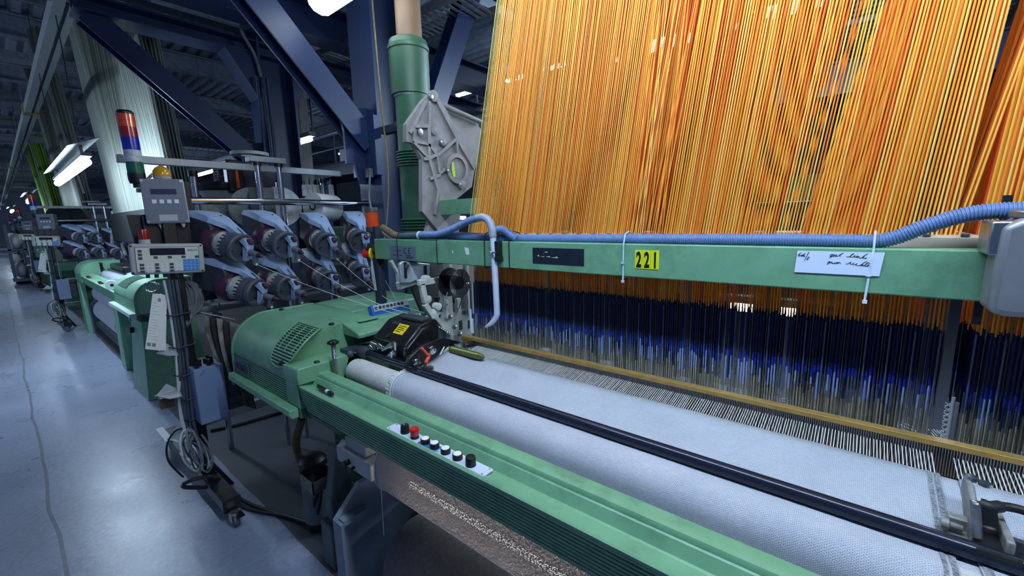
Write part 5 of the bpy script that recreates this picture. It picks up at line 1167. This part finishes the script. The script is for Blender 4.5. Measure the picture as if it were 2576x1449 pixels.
# feeders: built along +x, then aimed at the guide
def make_feeder():
    o=empty('weft_feeder',(0,0,0))
    obj('motor_housing',MB().prism([(0,-.085),(.0,.085),(.03,.105),(.17,.09),(.19,.06),(.19,-.06),(.16,-.085)],-.075,.075,'y'),DGREY,o,bev=.008)
    S=[(0,.118,.085,.080,0),(.10,.134,.088,.080,0),(.165,.124,.086,.078,0),(.19,.114,.078,.066,.008),(.225,.096,.062,.042,.026),(.28,.068,.026,.036,.030),(.33,.034,-.008,.031,.032),(.352,.010,-.03,.028,.032),(.356,-.02,-.035,.026,.032)]
    vs=[]
    for u_,t,b,h,v in S: vs+=[(u_,v-h,b),(u_,v+h,b),(u_,v+h*.86,t),(u_,v-h*.86,t)]
    fs=[(i*4+j,i*4+(j+1)%4,(i+1)*4+(j+1)%4,(i+1)*4+j) for i in range(len(S)-1) for j in range(4)]+[(3,2,1,0),tuple(range(len(vs)-4,len(vs)))]
    c=obj('top_cover',MB().add(vs,fs),BLUEG,o,bev=.004)
    ax=MB()
    for k in ((.12,-.02),(.15,.03)): ax.lathe((k[0],k[1],.130),(0,0,1),[(-.005,.005),(.0005,.005)],10)
    ax.prism([(.262,.028),(.292,.022),(.318,.031)],.057,.060,'z') if False else ax.tube([(.265,.03,.0805),(.31,.03,.0535)],.0022,5)
    obj('cover_mark',ax,INK,c)
    obj('knob',MB().lathe((.335,.034,.012),(1,0,.35),[(0,.020),(.022,.020),(.030,.014),(.032,.004)],18),PURPLE,c)
    obj('nose_leg',MB().prism([(.318,-.02),(.352,-.02),(.356,-.06),(.342,-.115),(.326,-.115),(.322,-.06)],.012,.050,'y'),BLUEG,c,bev=.004)
    obj('purple_ring',MB().lathe((.15,0,-.032),(1,0,0),[(0,.104),(.035,.107),(.05,.100),(.052,.07)],36),PURPLE,o)
    obj('chrome_ring',MB().lathe((.20,0,-.032),(1,0,0),[(0,.07),(.002,.088),(.012,.088),(.014,.08)],36),CHROME,o)
    dr=obj('drum',MB().lathe((.212,0,-.032),(1,0,0),[(0,.080),(.05,.076),(.052,.06)],36),mat('wound yarn',(186,188,182),.75,noise=.3,nscale=60,bump=.4,bscale=300),o)
    bars=MB()
    for k in range(20):
        t=2*PI*k/20; bars.beam((.243,.0800*math.cos(t),-.032+.0800*math.sin(t)),(.266,.0785*math.cos(t),-.032+.0785*math.sin(t)),.009,.004,(0,math.cos(t),math.sin(t)))
    obj('drum_finger',bars,DGREY,dr)
    RING=mat('feeder ring grey',(78,82,94),.5,noise=.15)
    obj('grey_ring',MB().lathe((.262,0,-.032),(1,0,0),[(0,.06),(.003,.087),(.02,.092),(.034,.089),(.038,.074),(.044,.074)],36),RING,o)
    fr_=obj('front_ring',MB().lathe((.302,0,-.032),(1,0,0),[(0,.066),(.0,.087),(.008,.094),(.024,.095),(.030,.089),(.028,.074),(.012,.067),(.0,.065)],36),RING,o)
    hb=MB().lathe((.285,0,-.032),(1,0,0),[(.0,.066),(.002,.03),(.012,.028),(.014,.01)],28)
    for k in range(4): t=k*PI/2+.5; hb.beam((.302,.025*math.cos(t),-.032+.025*math.sin(t)),(.308,.068*math.cos(t),-.032+.068*math.sin(t)),.006,.004,(1,0,0))
    obj('drum_hub',hb,BLACK,fr_)
    bk=obj('brake_unit',MB().lathe((.350,.034,-.052),(1,0,0),[(0,.016),(.004,.021),(.052,.0195),(.055,.015)],20).prism([(.385,-.055),(.40,-.055),(.402,-.11),(.396,-.122),(.386,-.11)],.018,.05,'y'),MGREY,o)
    obj('brake_cap',MB().lathe((.405,.034,-.052),(1,0,0),[(0,.017),(.010,.0165),(.018,.011),(.026,.010),(.03,.005)],18),PURPLE,bk)
    obj('eyelet',MB().lathe((.392,.034,-.115),(1,0,0),[(0,.008),(.014,.0085),(.015,.004),(.008,.0035)],14),WHITE,bk)
    obj('clamp_foot',MB().box((.03,-.03,-.16),(.09,.03,-.085)).cyl((.06,-.05,-.16),(.06,.05,-.16),.012),BLACK,o,bev=.004)
    return o
fz=make_feeder()
spots=[(588,600,'u'),(702,592,'u'),(808,592,'u'),(892,584,'u'),(630,711,'l'),(714,700,'l'),(816,686,'l'),(897,669,'l')]
labs=['first weft feeder of the upper row, right beside the square grey box','second weft feeder of the upper row, in front of the large grey yarn package','third weft feeder of the upper row, below the white yarn cheese','last weft feeder of the upper row, half hidden by the orange beacon','first weft feeder of the lower row, with a full-width cover, next to the keypad','second weft feeder of the lower row, right of the one with the full-width cover','third weft feeder of the lower row, under a crossing yarn','last weft feeder of the lower row, behind the red stop switch']
guide=Vector((-1.80,1.20,1.14)); eyes=[]; allf=[]
FX=-2.70
YAW=[23,10,-8,-22,32,10,-8,-20]
for i,(px,py,rw_) in enumerate(spots):
    f=fz if i==0 else copy_tree(fz)
    tgt=at(px+ (16 if i<4 else 12),py+24,x=FX)      # mouth of the drum
    d=(guide+Vector((0,(i%4-1.5)*.25,0))-tgt).normalized(); d.z=-.30-.02*(i%4); 
    if i==4: d.y-=.18
    d.normalize()
    d=Vector((math.cos(math.radians(YAW[i])),math.sin(math.radians(YAW[i])),-.27)).normalized(); M=axes((0,0,0),d,Vector((0,0,1)).cross(d))@Matrix.Diagonal((1.10,.88,.88,1))
    loc=tgt-(M.to_3x3()@Vector((.318,0,-.032)))
    f.matrix_world=Matrix.Translation(loc)@M
    tag(f,labs[i],'weft feeder','weft feeders on the rack'); allf.append(f); eyes.append(Matrix.Translation(loc)@M@Vector((.404,.034,-.115)))
bpy.context.view_layer.update()
# weft yarns to the guide
ylab=['white weft yarn from the first upper feeder to the guide','white weft yarn from the second upper feeder to the guide','white weft yarn from the third upper feeder to the guide']
for i,k in ((0,0),(1,2),(2,5)):
    e=eyes[i]; g_=yp[k]; tag(obj('weft_yarn',MB().tube([e+(g_-e)*t-Vector((0,0,.012*math.sin(t*PI))) for t in (0,.2,.4,.6,.8,1)]+[g_+Vector((.16,.05,-.03))],.0015,5),YARN),ylab[i],'yarn','weft yarns')
for i,(k,a,b) in enumerate(((5,(-2.16,1.10,1.20),2),(6,(-2.16,1.25,1.22),3),(7,(-2.2,1.52,1.45),6))):
    g_=yp[k if k<8 else 7]; e=eyes[(5,6,3)[i]]; tag(obj('weft_yarn',MB().tube([e,e.lerp(g_,.5),yp[b]],.0009,5),YARN),['thin weft yarn from the second lower feeder','thin weft yarn from the third lower feeder','thin weft yarn from the last upper feeder'][i],'yarn','weft yarns')
# yarn packages behind the rack
def package(px,py,x,r,L,lab,m,axis=(1,-.3,0),hole=True,name='yarn_package'):
    c=at(px,py,x=x); a=Vector(axis).normalized(); o=empty(name,c,lab,'yarn package','yarn packages behind the rack')
    obj('yarn',MB().lathe(c-a*L,a,[(0,r*.3),(0,r),(L*.5,r*1.01),(L,r*.99),(L+.002,r*.3)],44),m,o)
    if hole: obj('tube_core',MB().lathe(c+a*.001,a,[(0,r*.30),(.004,r*.30),(.0041,r*.2),(-.03,r*.2)],24),mat('dark paper tube',(60,56,52),.7),o)
    return o
package(636,522,RX-.16,.135,.16,'large grey yarn package left of the twin chrome posts',GREYY,(1,-.25,0),False)
package(705,520,RX-.16,.140,.16,'large pale yarn package right of the twin chrome posts',mat('pale yarn package',(196,200,202),.85,noise=.3,nscale=30,bump=.4,bscale=200),(1,-.3,0),False)
package(787,519,RX-.05,.098,.20,'white yarn cheese with a dark hole above the third feeder',YARN,(.35,-1,.05))
for k,(px,lab) in enumerate(((768,'leftmost white cone of the row above the cheese'),(781,'second white cone from the left, with a tall black spindle tip'),(793,'third white cone from the left'),(803,'fourth white cone, narrow and yellowish'),(815,'fifth white cone, against the chrome post'),(835,'last white cone, standing apart right of the chrome post'))):
    a=at(px,493,x=RX-.3); b=at(px-2,465,x=RX-.3); o=empty('yarn_cone',a,lab,'yarn cone','white yarn cones in a row')
    r=.0205 if px!=803 else .015
    obj('yarn',MB().lathe(a,(0,0,1),[(0,.012),(0,r),(b.z-a.z,r*.88),(b.z-a.z,.01)],22),YARN if px!=803 else mat('yellowish yarn',(200,206,170),.8),o)
    obj('spindle',MB().cyl((a.x,a.y,a.z-.03),(a.x,a.y,b.z+.03+.02*(k%2)),.006),BLACK,o)
tag(obj('cone_shelf',MB().box((RX-.36,at(755,500,x=RX-.3).y,at(790,496,x=RX-.3).z-.03),(RX-.24,at(850,500,x=RX-.3).y,at(790,496,x=RX-.3).z-.012)),DGREY),'dark shelf under the row of white yarn cones','shelf')
# bowl funnel and clutter behind the rack
fu=empty('yarn_tub',at(560,490,x=RX-.5),'pale tub with a black rim behind the left end of the rack','tub')
c=at(560,475,x=RX-.5); obj('bowl',MB().lathe(c-Vector((0,0,.22)),(0,0,1),[(0,.05),(.06,.06),(.12,.09),(.18,.14),(.22,.15)],32),mat('pale tub',(170,170,168),.5,noise=.1),fu); obj('rim',MB().lathe(c,(0,0,1),[(-.02,.15),(0,.158),(.035,.158),(.036,.14),(-.01,.13)],32),BLACK,fu)
package(500,545,RX-.28,.12,.14,'grey yarn package just right of the square grey box',GREYY,(1,-.2,0),False)
for px,py in ((552,435),(590,440)):
    pass
hd=empty('tension_unit',at(585,440,x=RX-.35),'dark yarn tension unit with an orange lever between the rack posts','tension unit')
c=at(585,440,x=RX-.35); obj('body',MB().box((c.x-.05,c.y-.04,c.z-.12),(c.x+.03,c.y+.06,c.z+.10)),BLACK,hd,bev=.01); obj('orange_lever',MB().box((c.x+.032,c.y+.005,c.z-.09),(c.x+.045,c.y+.022,c.z+.06)),ORANGE,hd); obj('disc',MB().lathe((c.x,c.y+.16,c.z),(1,-.3,0),[(0,.02),(0,.11),(.01,.115),(.02,.02)],32),DGREY,hd); obj('spring',MB().lathe((c.x+.02,c.y-.10,c.z-.05),(0,0,1),[(k*.008,.018+.006*(k%2)) for k in range(14)],14),STEEL,hd)
# ================================================================ green pillar
gpl=empty('green_pillar',(-2.27,1.80,0),'green ribbed pillar with a tan pipe on top, beside the cast arm','support tube')
gx,gy=-2.27,1.80
def gz(px,py): return at(px,py,y=gy).z
ztop=gz(1035,98); zs=gz(1042,242)
pr=[(0,.115)]
for z0,z1 in ((gz(1060,592),gz(1060,548)),(gz(1060,420),gz(1060,378))):
    n=6
    for k in range(n):
        z=z0+(z1-z0)*k/n; d=(z1-z0)/n; pr+=[(z,.108),(z+d*.3,.122),(z+d*.7,.122),(z+d*.95,.108)]
pr+=[(zs,.108)]
obj('shaft',MB().lathe((gx,gy,0),(0,0,1),pr,36),GREEND,gpl)
obj('sleeve',MB().lathe((gx-.012,gy,0),(0,0,1),[(zs,.10),(zs+.004,.122),(ztop-.07,.122),(ztop-.065,.128),(ztop-.045,.128),(ztop-.04,.122),(ztop-.01,.116),(ztop,.10)],40),mat('mid green pillar paint',(60,96,72),.45,noise=.15,nscale=8),gpl)
obj('seam_ring',MB().lathe((gx-.005,gy,zs-.012),(0,0,1),[(0,.10),(0,.112),(.012,.112)],32),GALV,gpl)
obj('tan_pipe',MB().cyl((gx+.005,gy,ztop-.02),(gx+.005,gy,5.7),.078,n=32),TAN,gpl)
obj('pillar_bracket',MB().box((-2.79,1.90,2.19),(-2.30,1.96,2.24)).cyl((-2.62,1.93,2.22),(-2.55,1.93,2.22),.04),DGREY,gpl)
# ================================================================ neighbouring loom in the same row
l2=empty('weaving_loom',(-7.1,.9,0),'green weaving loom with red clips along its beam, next in the row','loom','green weaving looms')
obj('breast_beam',MB().prism(beam_profile(),-8.6,-5.93,'x'),GREENF,l2,ang=50)
obj('end_cover',MB().prism(cover_profile(),-9.33,-8.6,'x'),GREENF,l2,ang=45)
c=obj('end_cover',MB().prism(cover_profile(),-5.93,-4.92,'x'),GREENF,l2,ang=45)
obj('left_rim',MB().prism([(.694,.80)]+arc(.885,.90,.191,180,90,18)+[(1.14,1.091),(1.14,1.07)]+arc(.885,.90,.170,90,180,18)+[(.72,.80)],-4.93,-4.905,'x'),GREEN,c,bev=.004)
g_=MB()
for k in range(15):
    a=math.radians(150-k*3.6); g_.tube([(-5.75+k*.012,.885+.187*math.cos(a),.90+.187*math.sin(a)),(-5.35+k*.01,.885+.187*math.cos(a),.90+.187*math.sin(a))],.0045,6)
obj('vent_rib',g_,GREEND,c)
obj('bumper_strip',MB().prism([(.65,.772),(.655,.80),(.70,.80),(.70,.756),(.67,.756)],-6.0,-4.92,'x'),mat('pale green strip',(196,222,206),.45),c)
ro=MB().lathe((-8.62,.95,.893),(1,0,0),[(0,.03),(.0,.05),(.03,.056),(2.7,.056),(2.7,.02)],28); obj('cloth_roller',ro,RUBWHITE,l2)
obj('tension_bar',MB().cyl((-8.7,1.0,.963),(-5.6,1.0,.963),.0165),NAVYBAR,l2)
obj('leg',MB().prism([(.72,.78),(.74,0),(.80,0),(1.05,.60),(1.05,.78)],-9.28,-9.20,'x').box((-9.28,.70,0),(-8.95,.76,.77)),GREENF,l2,bev=.005)
obj('leg',MB().prism([(.72,.76),(.715,0),(.78,0),(1.0,.76)],-6.38,-6.12,'x'),GREENF,l2,bev=.005)
pd=MB(); q=[(-5.43,.664,0),(-4.85,.676,0),(-4.83,1.15,0),(-5.43,1.15,0),(-5.47,.735,.70),(-5.02,.74,.70),(-5.0,1.15,.70),(-5.47,1.15,.70)]
pd.add(q,[(0,3,2,1),(4,5,6,7),(0,1,5,4),(1,2,6,5),(2,3,7,6),(3,0,4,7)])
pe=obj('pedestal',pd,GREEN,l2,bev=.006); obj('keyhole',MB().box((-5.37,.695,.56),(-5.33,.725,.61)),INK,pe); obj('gap_block',MB().box((-5.45,.80,.70),(-5.0,1.1,.78)),BLACK,pe)
obj('side_plate',MB().prism([(.76,.0),(.76,.42),(.86,.56),(1.2,.56),(1.2,0)],-8.98,-8.93,'x').box((-8.99,.75,0),(-8.92,.77,.42)),mat('blue grey side plate',(112,124,140),.5),l2)
cx2=empty('woven_cloth',(-7.3,.9,0),'pale cloth on the neighbouring loom, drawn down in front of its roll','cloth')
sheet(upper,-8.5,-5.6,'upper_web',CLOTH,cx2,nx=30)
sheet(lowr,-8.82,-6.05,'lower_web',CLOTH,cx2,nx=30)
r2=empty('cloth_roll',(-7.7,.95,.33),'white cloth roll with a black band under the neighbouring loom','cloth roll')
obj('roll',MB().lathe((-8.85,.95,.33),(1,0,0),[(0,.03),(0,.165),(.006,.17),(2.7,.17),(2.7,.03)],44),mat('white cloth roll',(206,208,214),.8,noise=.1,nscale=40),r2)
obj('black_band',MB().lathe((-7.02,.95,.33),(1,0,0),[(0,.165),(.0,.1715),(.02,.1715),(.02,.165)],44),BLACK,r2)
tag(obj('dark_shaft',MB().cyl((-8.95,.86,.13),(-5.6,.86,.13),.075,n=24),DGREY),'dark round shaft on the floor under the white cloth roll','shaft')
for k,(px,py) in enumerate(((213,684),(240,697),(272,711))):
    p=at(px,py,z=.90); cl_=empty('red_clip',(p.x,.735,.893),['red clip nearest the far end of the neighbouring loom beam','middle red clip on the neighbouring loom beam','red clip beside the white reel on the neighbouring loom beam'][k],'clip','red clips on the neighbouring loom')
    obj('body',MB().box((p.x-.05,.715,.895),(p.x+.05,.755,.915)),RED,cl_,bev=.004); obj('jaw',MB().box((p.x-.02,.71,.915),(p.x+.06,.74,.925)),BLACK,cl_)
p=at(292,714,z=.95); rl_=empty('tape_reel',(p.x,.75,.90),'white reel lying on the neighbouring loom beam','reel'); obj('reel',MB().lathe((p.x,.735,.945),(1,-.15,0),[(-.06,.015),(-.06,.05),(.05,.05),(.05,.015)],24),WHITE,rl_); obj('bore',MB().lathe((p.x+.05,.735,.945),(1,-.15,0),[(0,.016),(.004,.016)],14),BLACK,rl_)
bk=obj('black_unit',MB().box((-8.6,1.02,.95),(-7.6,1.2,1.05)).box((-7.3,1.1,.95),(-6.6,1.25,1.03)),BLACKM,l2,bev=.02)
obj('hand_knob',MB().cyl((-8.52,.92,.9),(-8.52,.92,1.06),.015).cyl((-8.62,.92,1.06),(-8.42,.92,1.06),.014),BLACK,l2)
tb_=at(218,665,z=.98); obj('cloth_lever',MB().prism([(-6.55,1.0),(-6.15,1.0),(-6.25,1.06),(-6.38,1.10)],1.0,1.06,'y'),LGREY,l2)
nzz=MB(); nzz.tube(bez([at(*q,y=1.2) for q in ((287,578),(284,590),(283,620),(279,640),(288,650))],6),.03,10); 
tag(obj('nozzle_pipe',nzz,PVCL),'pale bent pipe hanging over the neighbouring loom','pipe')
lad=MB()
for a,b in (((290,600),(305,640)),((298,596),(316,636)),((288,582),(316,640))): lad.tube([at(*a,y=1.3),at(*b,y=1.3)],.018,6)
for t in (0,.3,.6,.9): lad.tube([at(290+15*t,600+40*t,y=1.3),at(298+18*t,596+40*t,y=1.3)],.014,6)
tag(obj('ladder_rack',lad,WCAST),'small white ladder-like frame beside the pale bent pipe','frame')
# its lifting harness: a pale curtain of cords
PALE=[mat('pale cord %d'%i,c,.8,noise=0) for i,c in enumerate([(150,156,144),(132,138,126),(164,168,156),(118,124,114)])]
LIMES=[mat('lime cord %d'%i,c,.7,noise=0) for i,c in enumerate([(150,200,50),(120,170,50),(96,140,60),(170,215,70)])]
def curtain(x0,x1,y0,y1,z0,z1,step,layers,cols,name,label,grp,r=.0028,fan=0):
    S=[];rr=random.Random(int(-x0*10)); n=int((x1-x0)/step); xc=(x0+x1)/2
    for L in range(layers):
        for i in range(n):
            x=x0+(i+.5*(L%2))*step; u=(x-xc)/(x1-x0)*2
            yb=y0+.16*L/max(1,layers-1)+.03*math.sin(u*4)
            yt=y1+.16*L/max(1,layers-1)+.10*math.sin(u*5+1)
            xt=xc+(x-xc)*(1-fan)+rr.uniform(-.05,.05)
            S.append(([(x,yb,z0),((x+xt)/2,(yb+yt)/2+.02*math.sin(u*9),(z0+z1)/2),(xt,yt,z1)],r,rr.choice(cols)))
    return tag(obj(name,multi_strands(S,3)),label,'harness cords',grp,'stuff')
curtain(-9.2,-5.38,1.22,1.02,1.78,5.2,.0062,7,PALE,'harness_curtain','tall pale grey curtain of cords rising behind the signal tower','pale harness curtains',.0044)
tag(obj('curtain_box',MB().box((-9.0,1.16,1.36),(-5.1,1.5,1.775)),mat('dull black housing',(14,16,20),.8,noise=.2),bev=.01),'black box at the foot of the tall pale curtain','box')
curtain(-16.4,-12.4,1.25,1.05,1.95,5.4,.014,4,PALE[1:2]+PALE[3:],'harness_curtain','darker pale curtain of cords behind the lit tube lamp','pale harness curtains',.0058)
curtain(-23.5,-19.2,1.3,1.15,1.9,4.4,.02,4,LIMES,'harness_curtain','lime green curtain of cords far down the row','lime harness curtain',.009)
# ---- copies of the stand and its boxes for the next looms
T2=[]
def shift(o,v,label,cat,group=None):
    c=copy_tree(o); c.location=Vector(c.location)+Vector(v); tag(c,label,cat,group); return c
for k,(dx,dy,w) in enumerate(((-6.93,-.07,'the neighbouring loom'),(-13.9,-.03,'the third loom'))):
    far=['seen over the neighbouring green loom','seen far down the aisle'][k]
    shift(st,(dx,dy,0),'dark cable stand of '+w+', '+far,'stand','cable stands')
    shift(te,(dx,dy,-.0),'keypad terminal of '+w+', '+far,'terminal','keypad terminals')
    shift(db,(dx,dy,0),'square grey display box of '+w+', '+far,'control box','display boxes')
    shift(tw,(dx,dy,-.02),'signal tower of '+w+', '+far,'signal tower','signal towers')
    shift(sw,(dx,dy,0),'light blue switch box of '+w+', '+far,'electrical box')
tag(st,group='cable stands'); tag(te,group='keypad terminals'); tag(db,group='display boxes'); tag(tw,group='signal towers')
shift(pa,(-6.93,-.07,0),'sheaf of papers hanging on the stand of the neighbouring loom','papers')
fl2=['upper weft feeder of the neighbouring loom, nearest its grey box','upper weft feeder of the neighbouring loom, second from its grey box','lower weft feeder of the neighbouring loom, nearest its terminal','lower weft feeder of the neighbouring loom, second from its terminal','upper weft feeder of the neighbouring loom, behind the pale bent pipe','lower weft feeder of the neighbouring loom, behind the white ladder-like frame']
for i,(px,py) in enumerate(((192,592),(228,592),(196,632),(240,630),(290,600),(287,632))):
    f=copy_tree(fz); tgt=at(px,py,x=-9.45); M=fz.matrix_world.to_3x3().to_4x4(); f.matrix_world=Matrix.Translation(tgt-(M.to_3x3()@Vector((.2,0,-.02))))@M
    tag(f,fl2[i],'weft feeder','weft feeders of the neighbouring loom')
rk2=shift(rk,(-6.95,-.02,0),'aluminium rack for the feeders of the neighbouring loom','rack','feeder racks'); tag(rk,group='feeder racks')
bx2=obj('wall_panel',MB().box((-10.3,.62,1.08),(-10.2,2.2,1.64)),DGREY,rk2)
for k,(px,lab) in enumerate(((140,'dark round yarn package behind the display box of the neighbouring loom'),(182,'dark round yarn package right of the display box of the neighbouring loom'))):
    package(px+5,543,-10.1,.14,.2,lab,mat('dark yarn package',(40,42,50),.85,noise=.3),(1,-.25,0),False)
# far looms of the row: simple end covers, beams and white cloth
for k,X in enumerate((-11.9,-18.8,-25.8)):
    o=empty('weaving_loom',(X-2.2,.9,0),['third','fourth','fifth'][k]+' green loom down the row, mostly hidden behind nearer stands','loom','green weaving looms')
    obj('breast_beam',MB().prism([(.72,.77),(.70,.9),(.78,.93),(.83,.93),(.83,.77)],X-3.6,X-1.0,'x'),GREENF,o); obj('end_cover',MB().prism([(.70,.77),(.70,.9)]+arc(.885,.9,.185,180,90,8)[1:]+[(1.14,1.085),(1.14,.77)],X-4.4,X-3.6,'x'),GREENF,o); obj('end_cover',MB().prism([(.70,.77),(.70,.9)]+arc(.885,.9,.185,180,90,8)[1:]+[(1.14,1.085),(1.14,.77)],X-1.0,X,'x'),GREENF,o)
    obj('leg',MB().box((X-.5,.72,0),(X,1.1,.77)),GREEND,o); obj('leg',MB().box((X-4.4,.72,0),(X-4.1,1.1,.77)),GREEND,o); obj('cloth_roll',MB().cyl((X-3.8,.95,.35),(X-1,.95,.35),.2),CLOTH,o)
for k,(x,y,lab) in enumerate(((-19.2,.36,'pale trolley post at the left edge of the picture'),(-21.5,.62,'white draped trolley beyond the third stand'),(-26,.42,'small pale trolley far down the aisle'))):
    o=empty('yarn_trolley',(x,y,0),lab,'trolley','trolleys down the aisle')
    b=MB()
    for dx in (-.35,.35): b.box((x+dx-.03,y-.18,.1),(x+dx+.03,y-.12,1.75)).box((x+dx-.03,y+.12,.1),(x+dx+.03,y+.18,1.2))
    b.box((x-.4,y-.2,.1),(x+.4,y+.2,.16)).box((x-.38,y-.18,1.0),(x+.38,y+.18,1.04)); obj('frame',b,MGREY,o)
    obj('cloth_bundle',MB().ball((x,y,1.25),.22,10,(1.5,.8,1.1)),PAPER,o); obj('wheel',MB().cyl((x-.35,y-.15,.05),(x-.35,y+.15,.05),.05),BLACK,o); obj('lower_bundle',MB().ball((x+.05,y,.42),.2,10,(1.4,.8,1.2)),LGREY,o)
for k,(x,w_) in enumerate(((-20.75,'the fourth loom'),(-27.6,'the fifth loom'))):
    shift(st,(x+2.9,-.03,0),'tiny dark stand of '+w_+', near the end of the aisle','stand','cable stands'); shift(te,(x+2.9,-.03,0),'tiny keypad terminal of '+w_+', near the end of the aisle','terminal','keypad terminals'); shift(db,(x+2.9,-.03,0),'tiny display box of '+w_+', near the end of the aisle','control box','display boxes'); shift(tw,(x+2.9,-.03,0),'tiny signal tower of '+w_+', near the end of the aisle','signal tower','signal towers')
# machines and tanks in the dark behind the rack
def hulk(x,y,w,d,h,m,lab,nm='machine_cabinet'):
    o=empty(nm,(x,y,0),lab,'machine','dim machines behind the rack'); obj('body',MB().box((x,y,0),(x+w,y+d,h)),m,o,bev=.03); obj('door',MB().box((x+.1,y-.012,.2),(x+w-.1,y,h-.2)),MGREY,o); obj('rail',MB().cyl((x,y-.1,h*.8),(x+w,y-.1,h*.8),.03),STEEL,o)
hulk(-9.5,3.2,2.0,1.2,1.5,GREEND,'dim dark green machine in the shadows behind the yarn packages')
hulk(-6.4,3.0,1.6,1.0,1.25,mat('brown grey machine',(96,94,88),.6,noise=.2),'dim brownish machine under the feeders, in the shadows')
hulk(-5.2,5.4,1.1,.8,2.3,GREEND,'tall dim green cabinet between the blue columns')
hulk(-4.2,2.9,1.1,1.1,1.05,DGREY,'low dark machine behind the last feeders')
bdisc=empty('warp_beam',(-4.1,2.1,.75),'big dark warp beam flange behind the green end cover','warp beam')
obj('flange',MB().lathe((-4.1,1.9,.72),(1,-.3,0),[(0,.06),(0,.40),(.03,.41),(.03,.06)],44),DGREY,bdisc); obj('hub',MB().lathe((-4.07,1.9,.72),(1,-.3,0),[(0,.10),(.06,.09)],24),BLACK,bdisc); obj('cradle',MB().box((-4.2,1.6,0),(-4.0,2.2,.32)),GREEND,bdisc)
# tall harness post left of the far lamps, cords hanging from the roof
for k,(x,y,z0,lab) in enumerate(((-10.5,.86,3.0,'thin wire slanting down left of the tall pale curtain'),(-14,.7,2.6,'thin wire above the aisle lamp'))):
    tag(obj('roof_wire',MB().tube([(x,y,4.1),(x+1.2,y+.1,z0-.9)],.012,6),WIREG),lab,'wire')
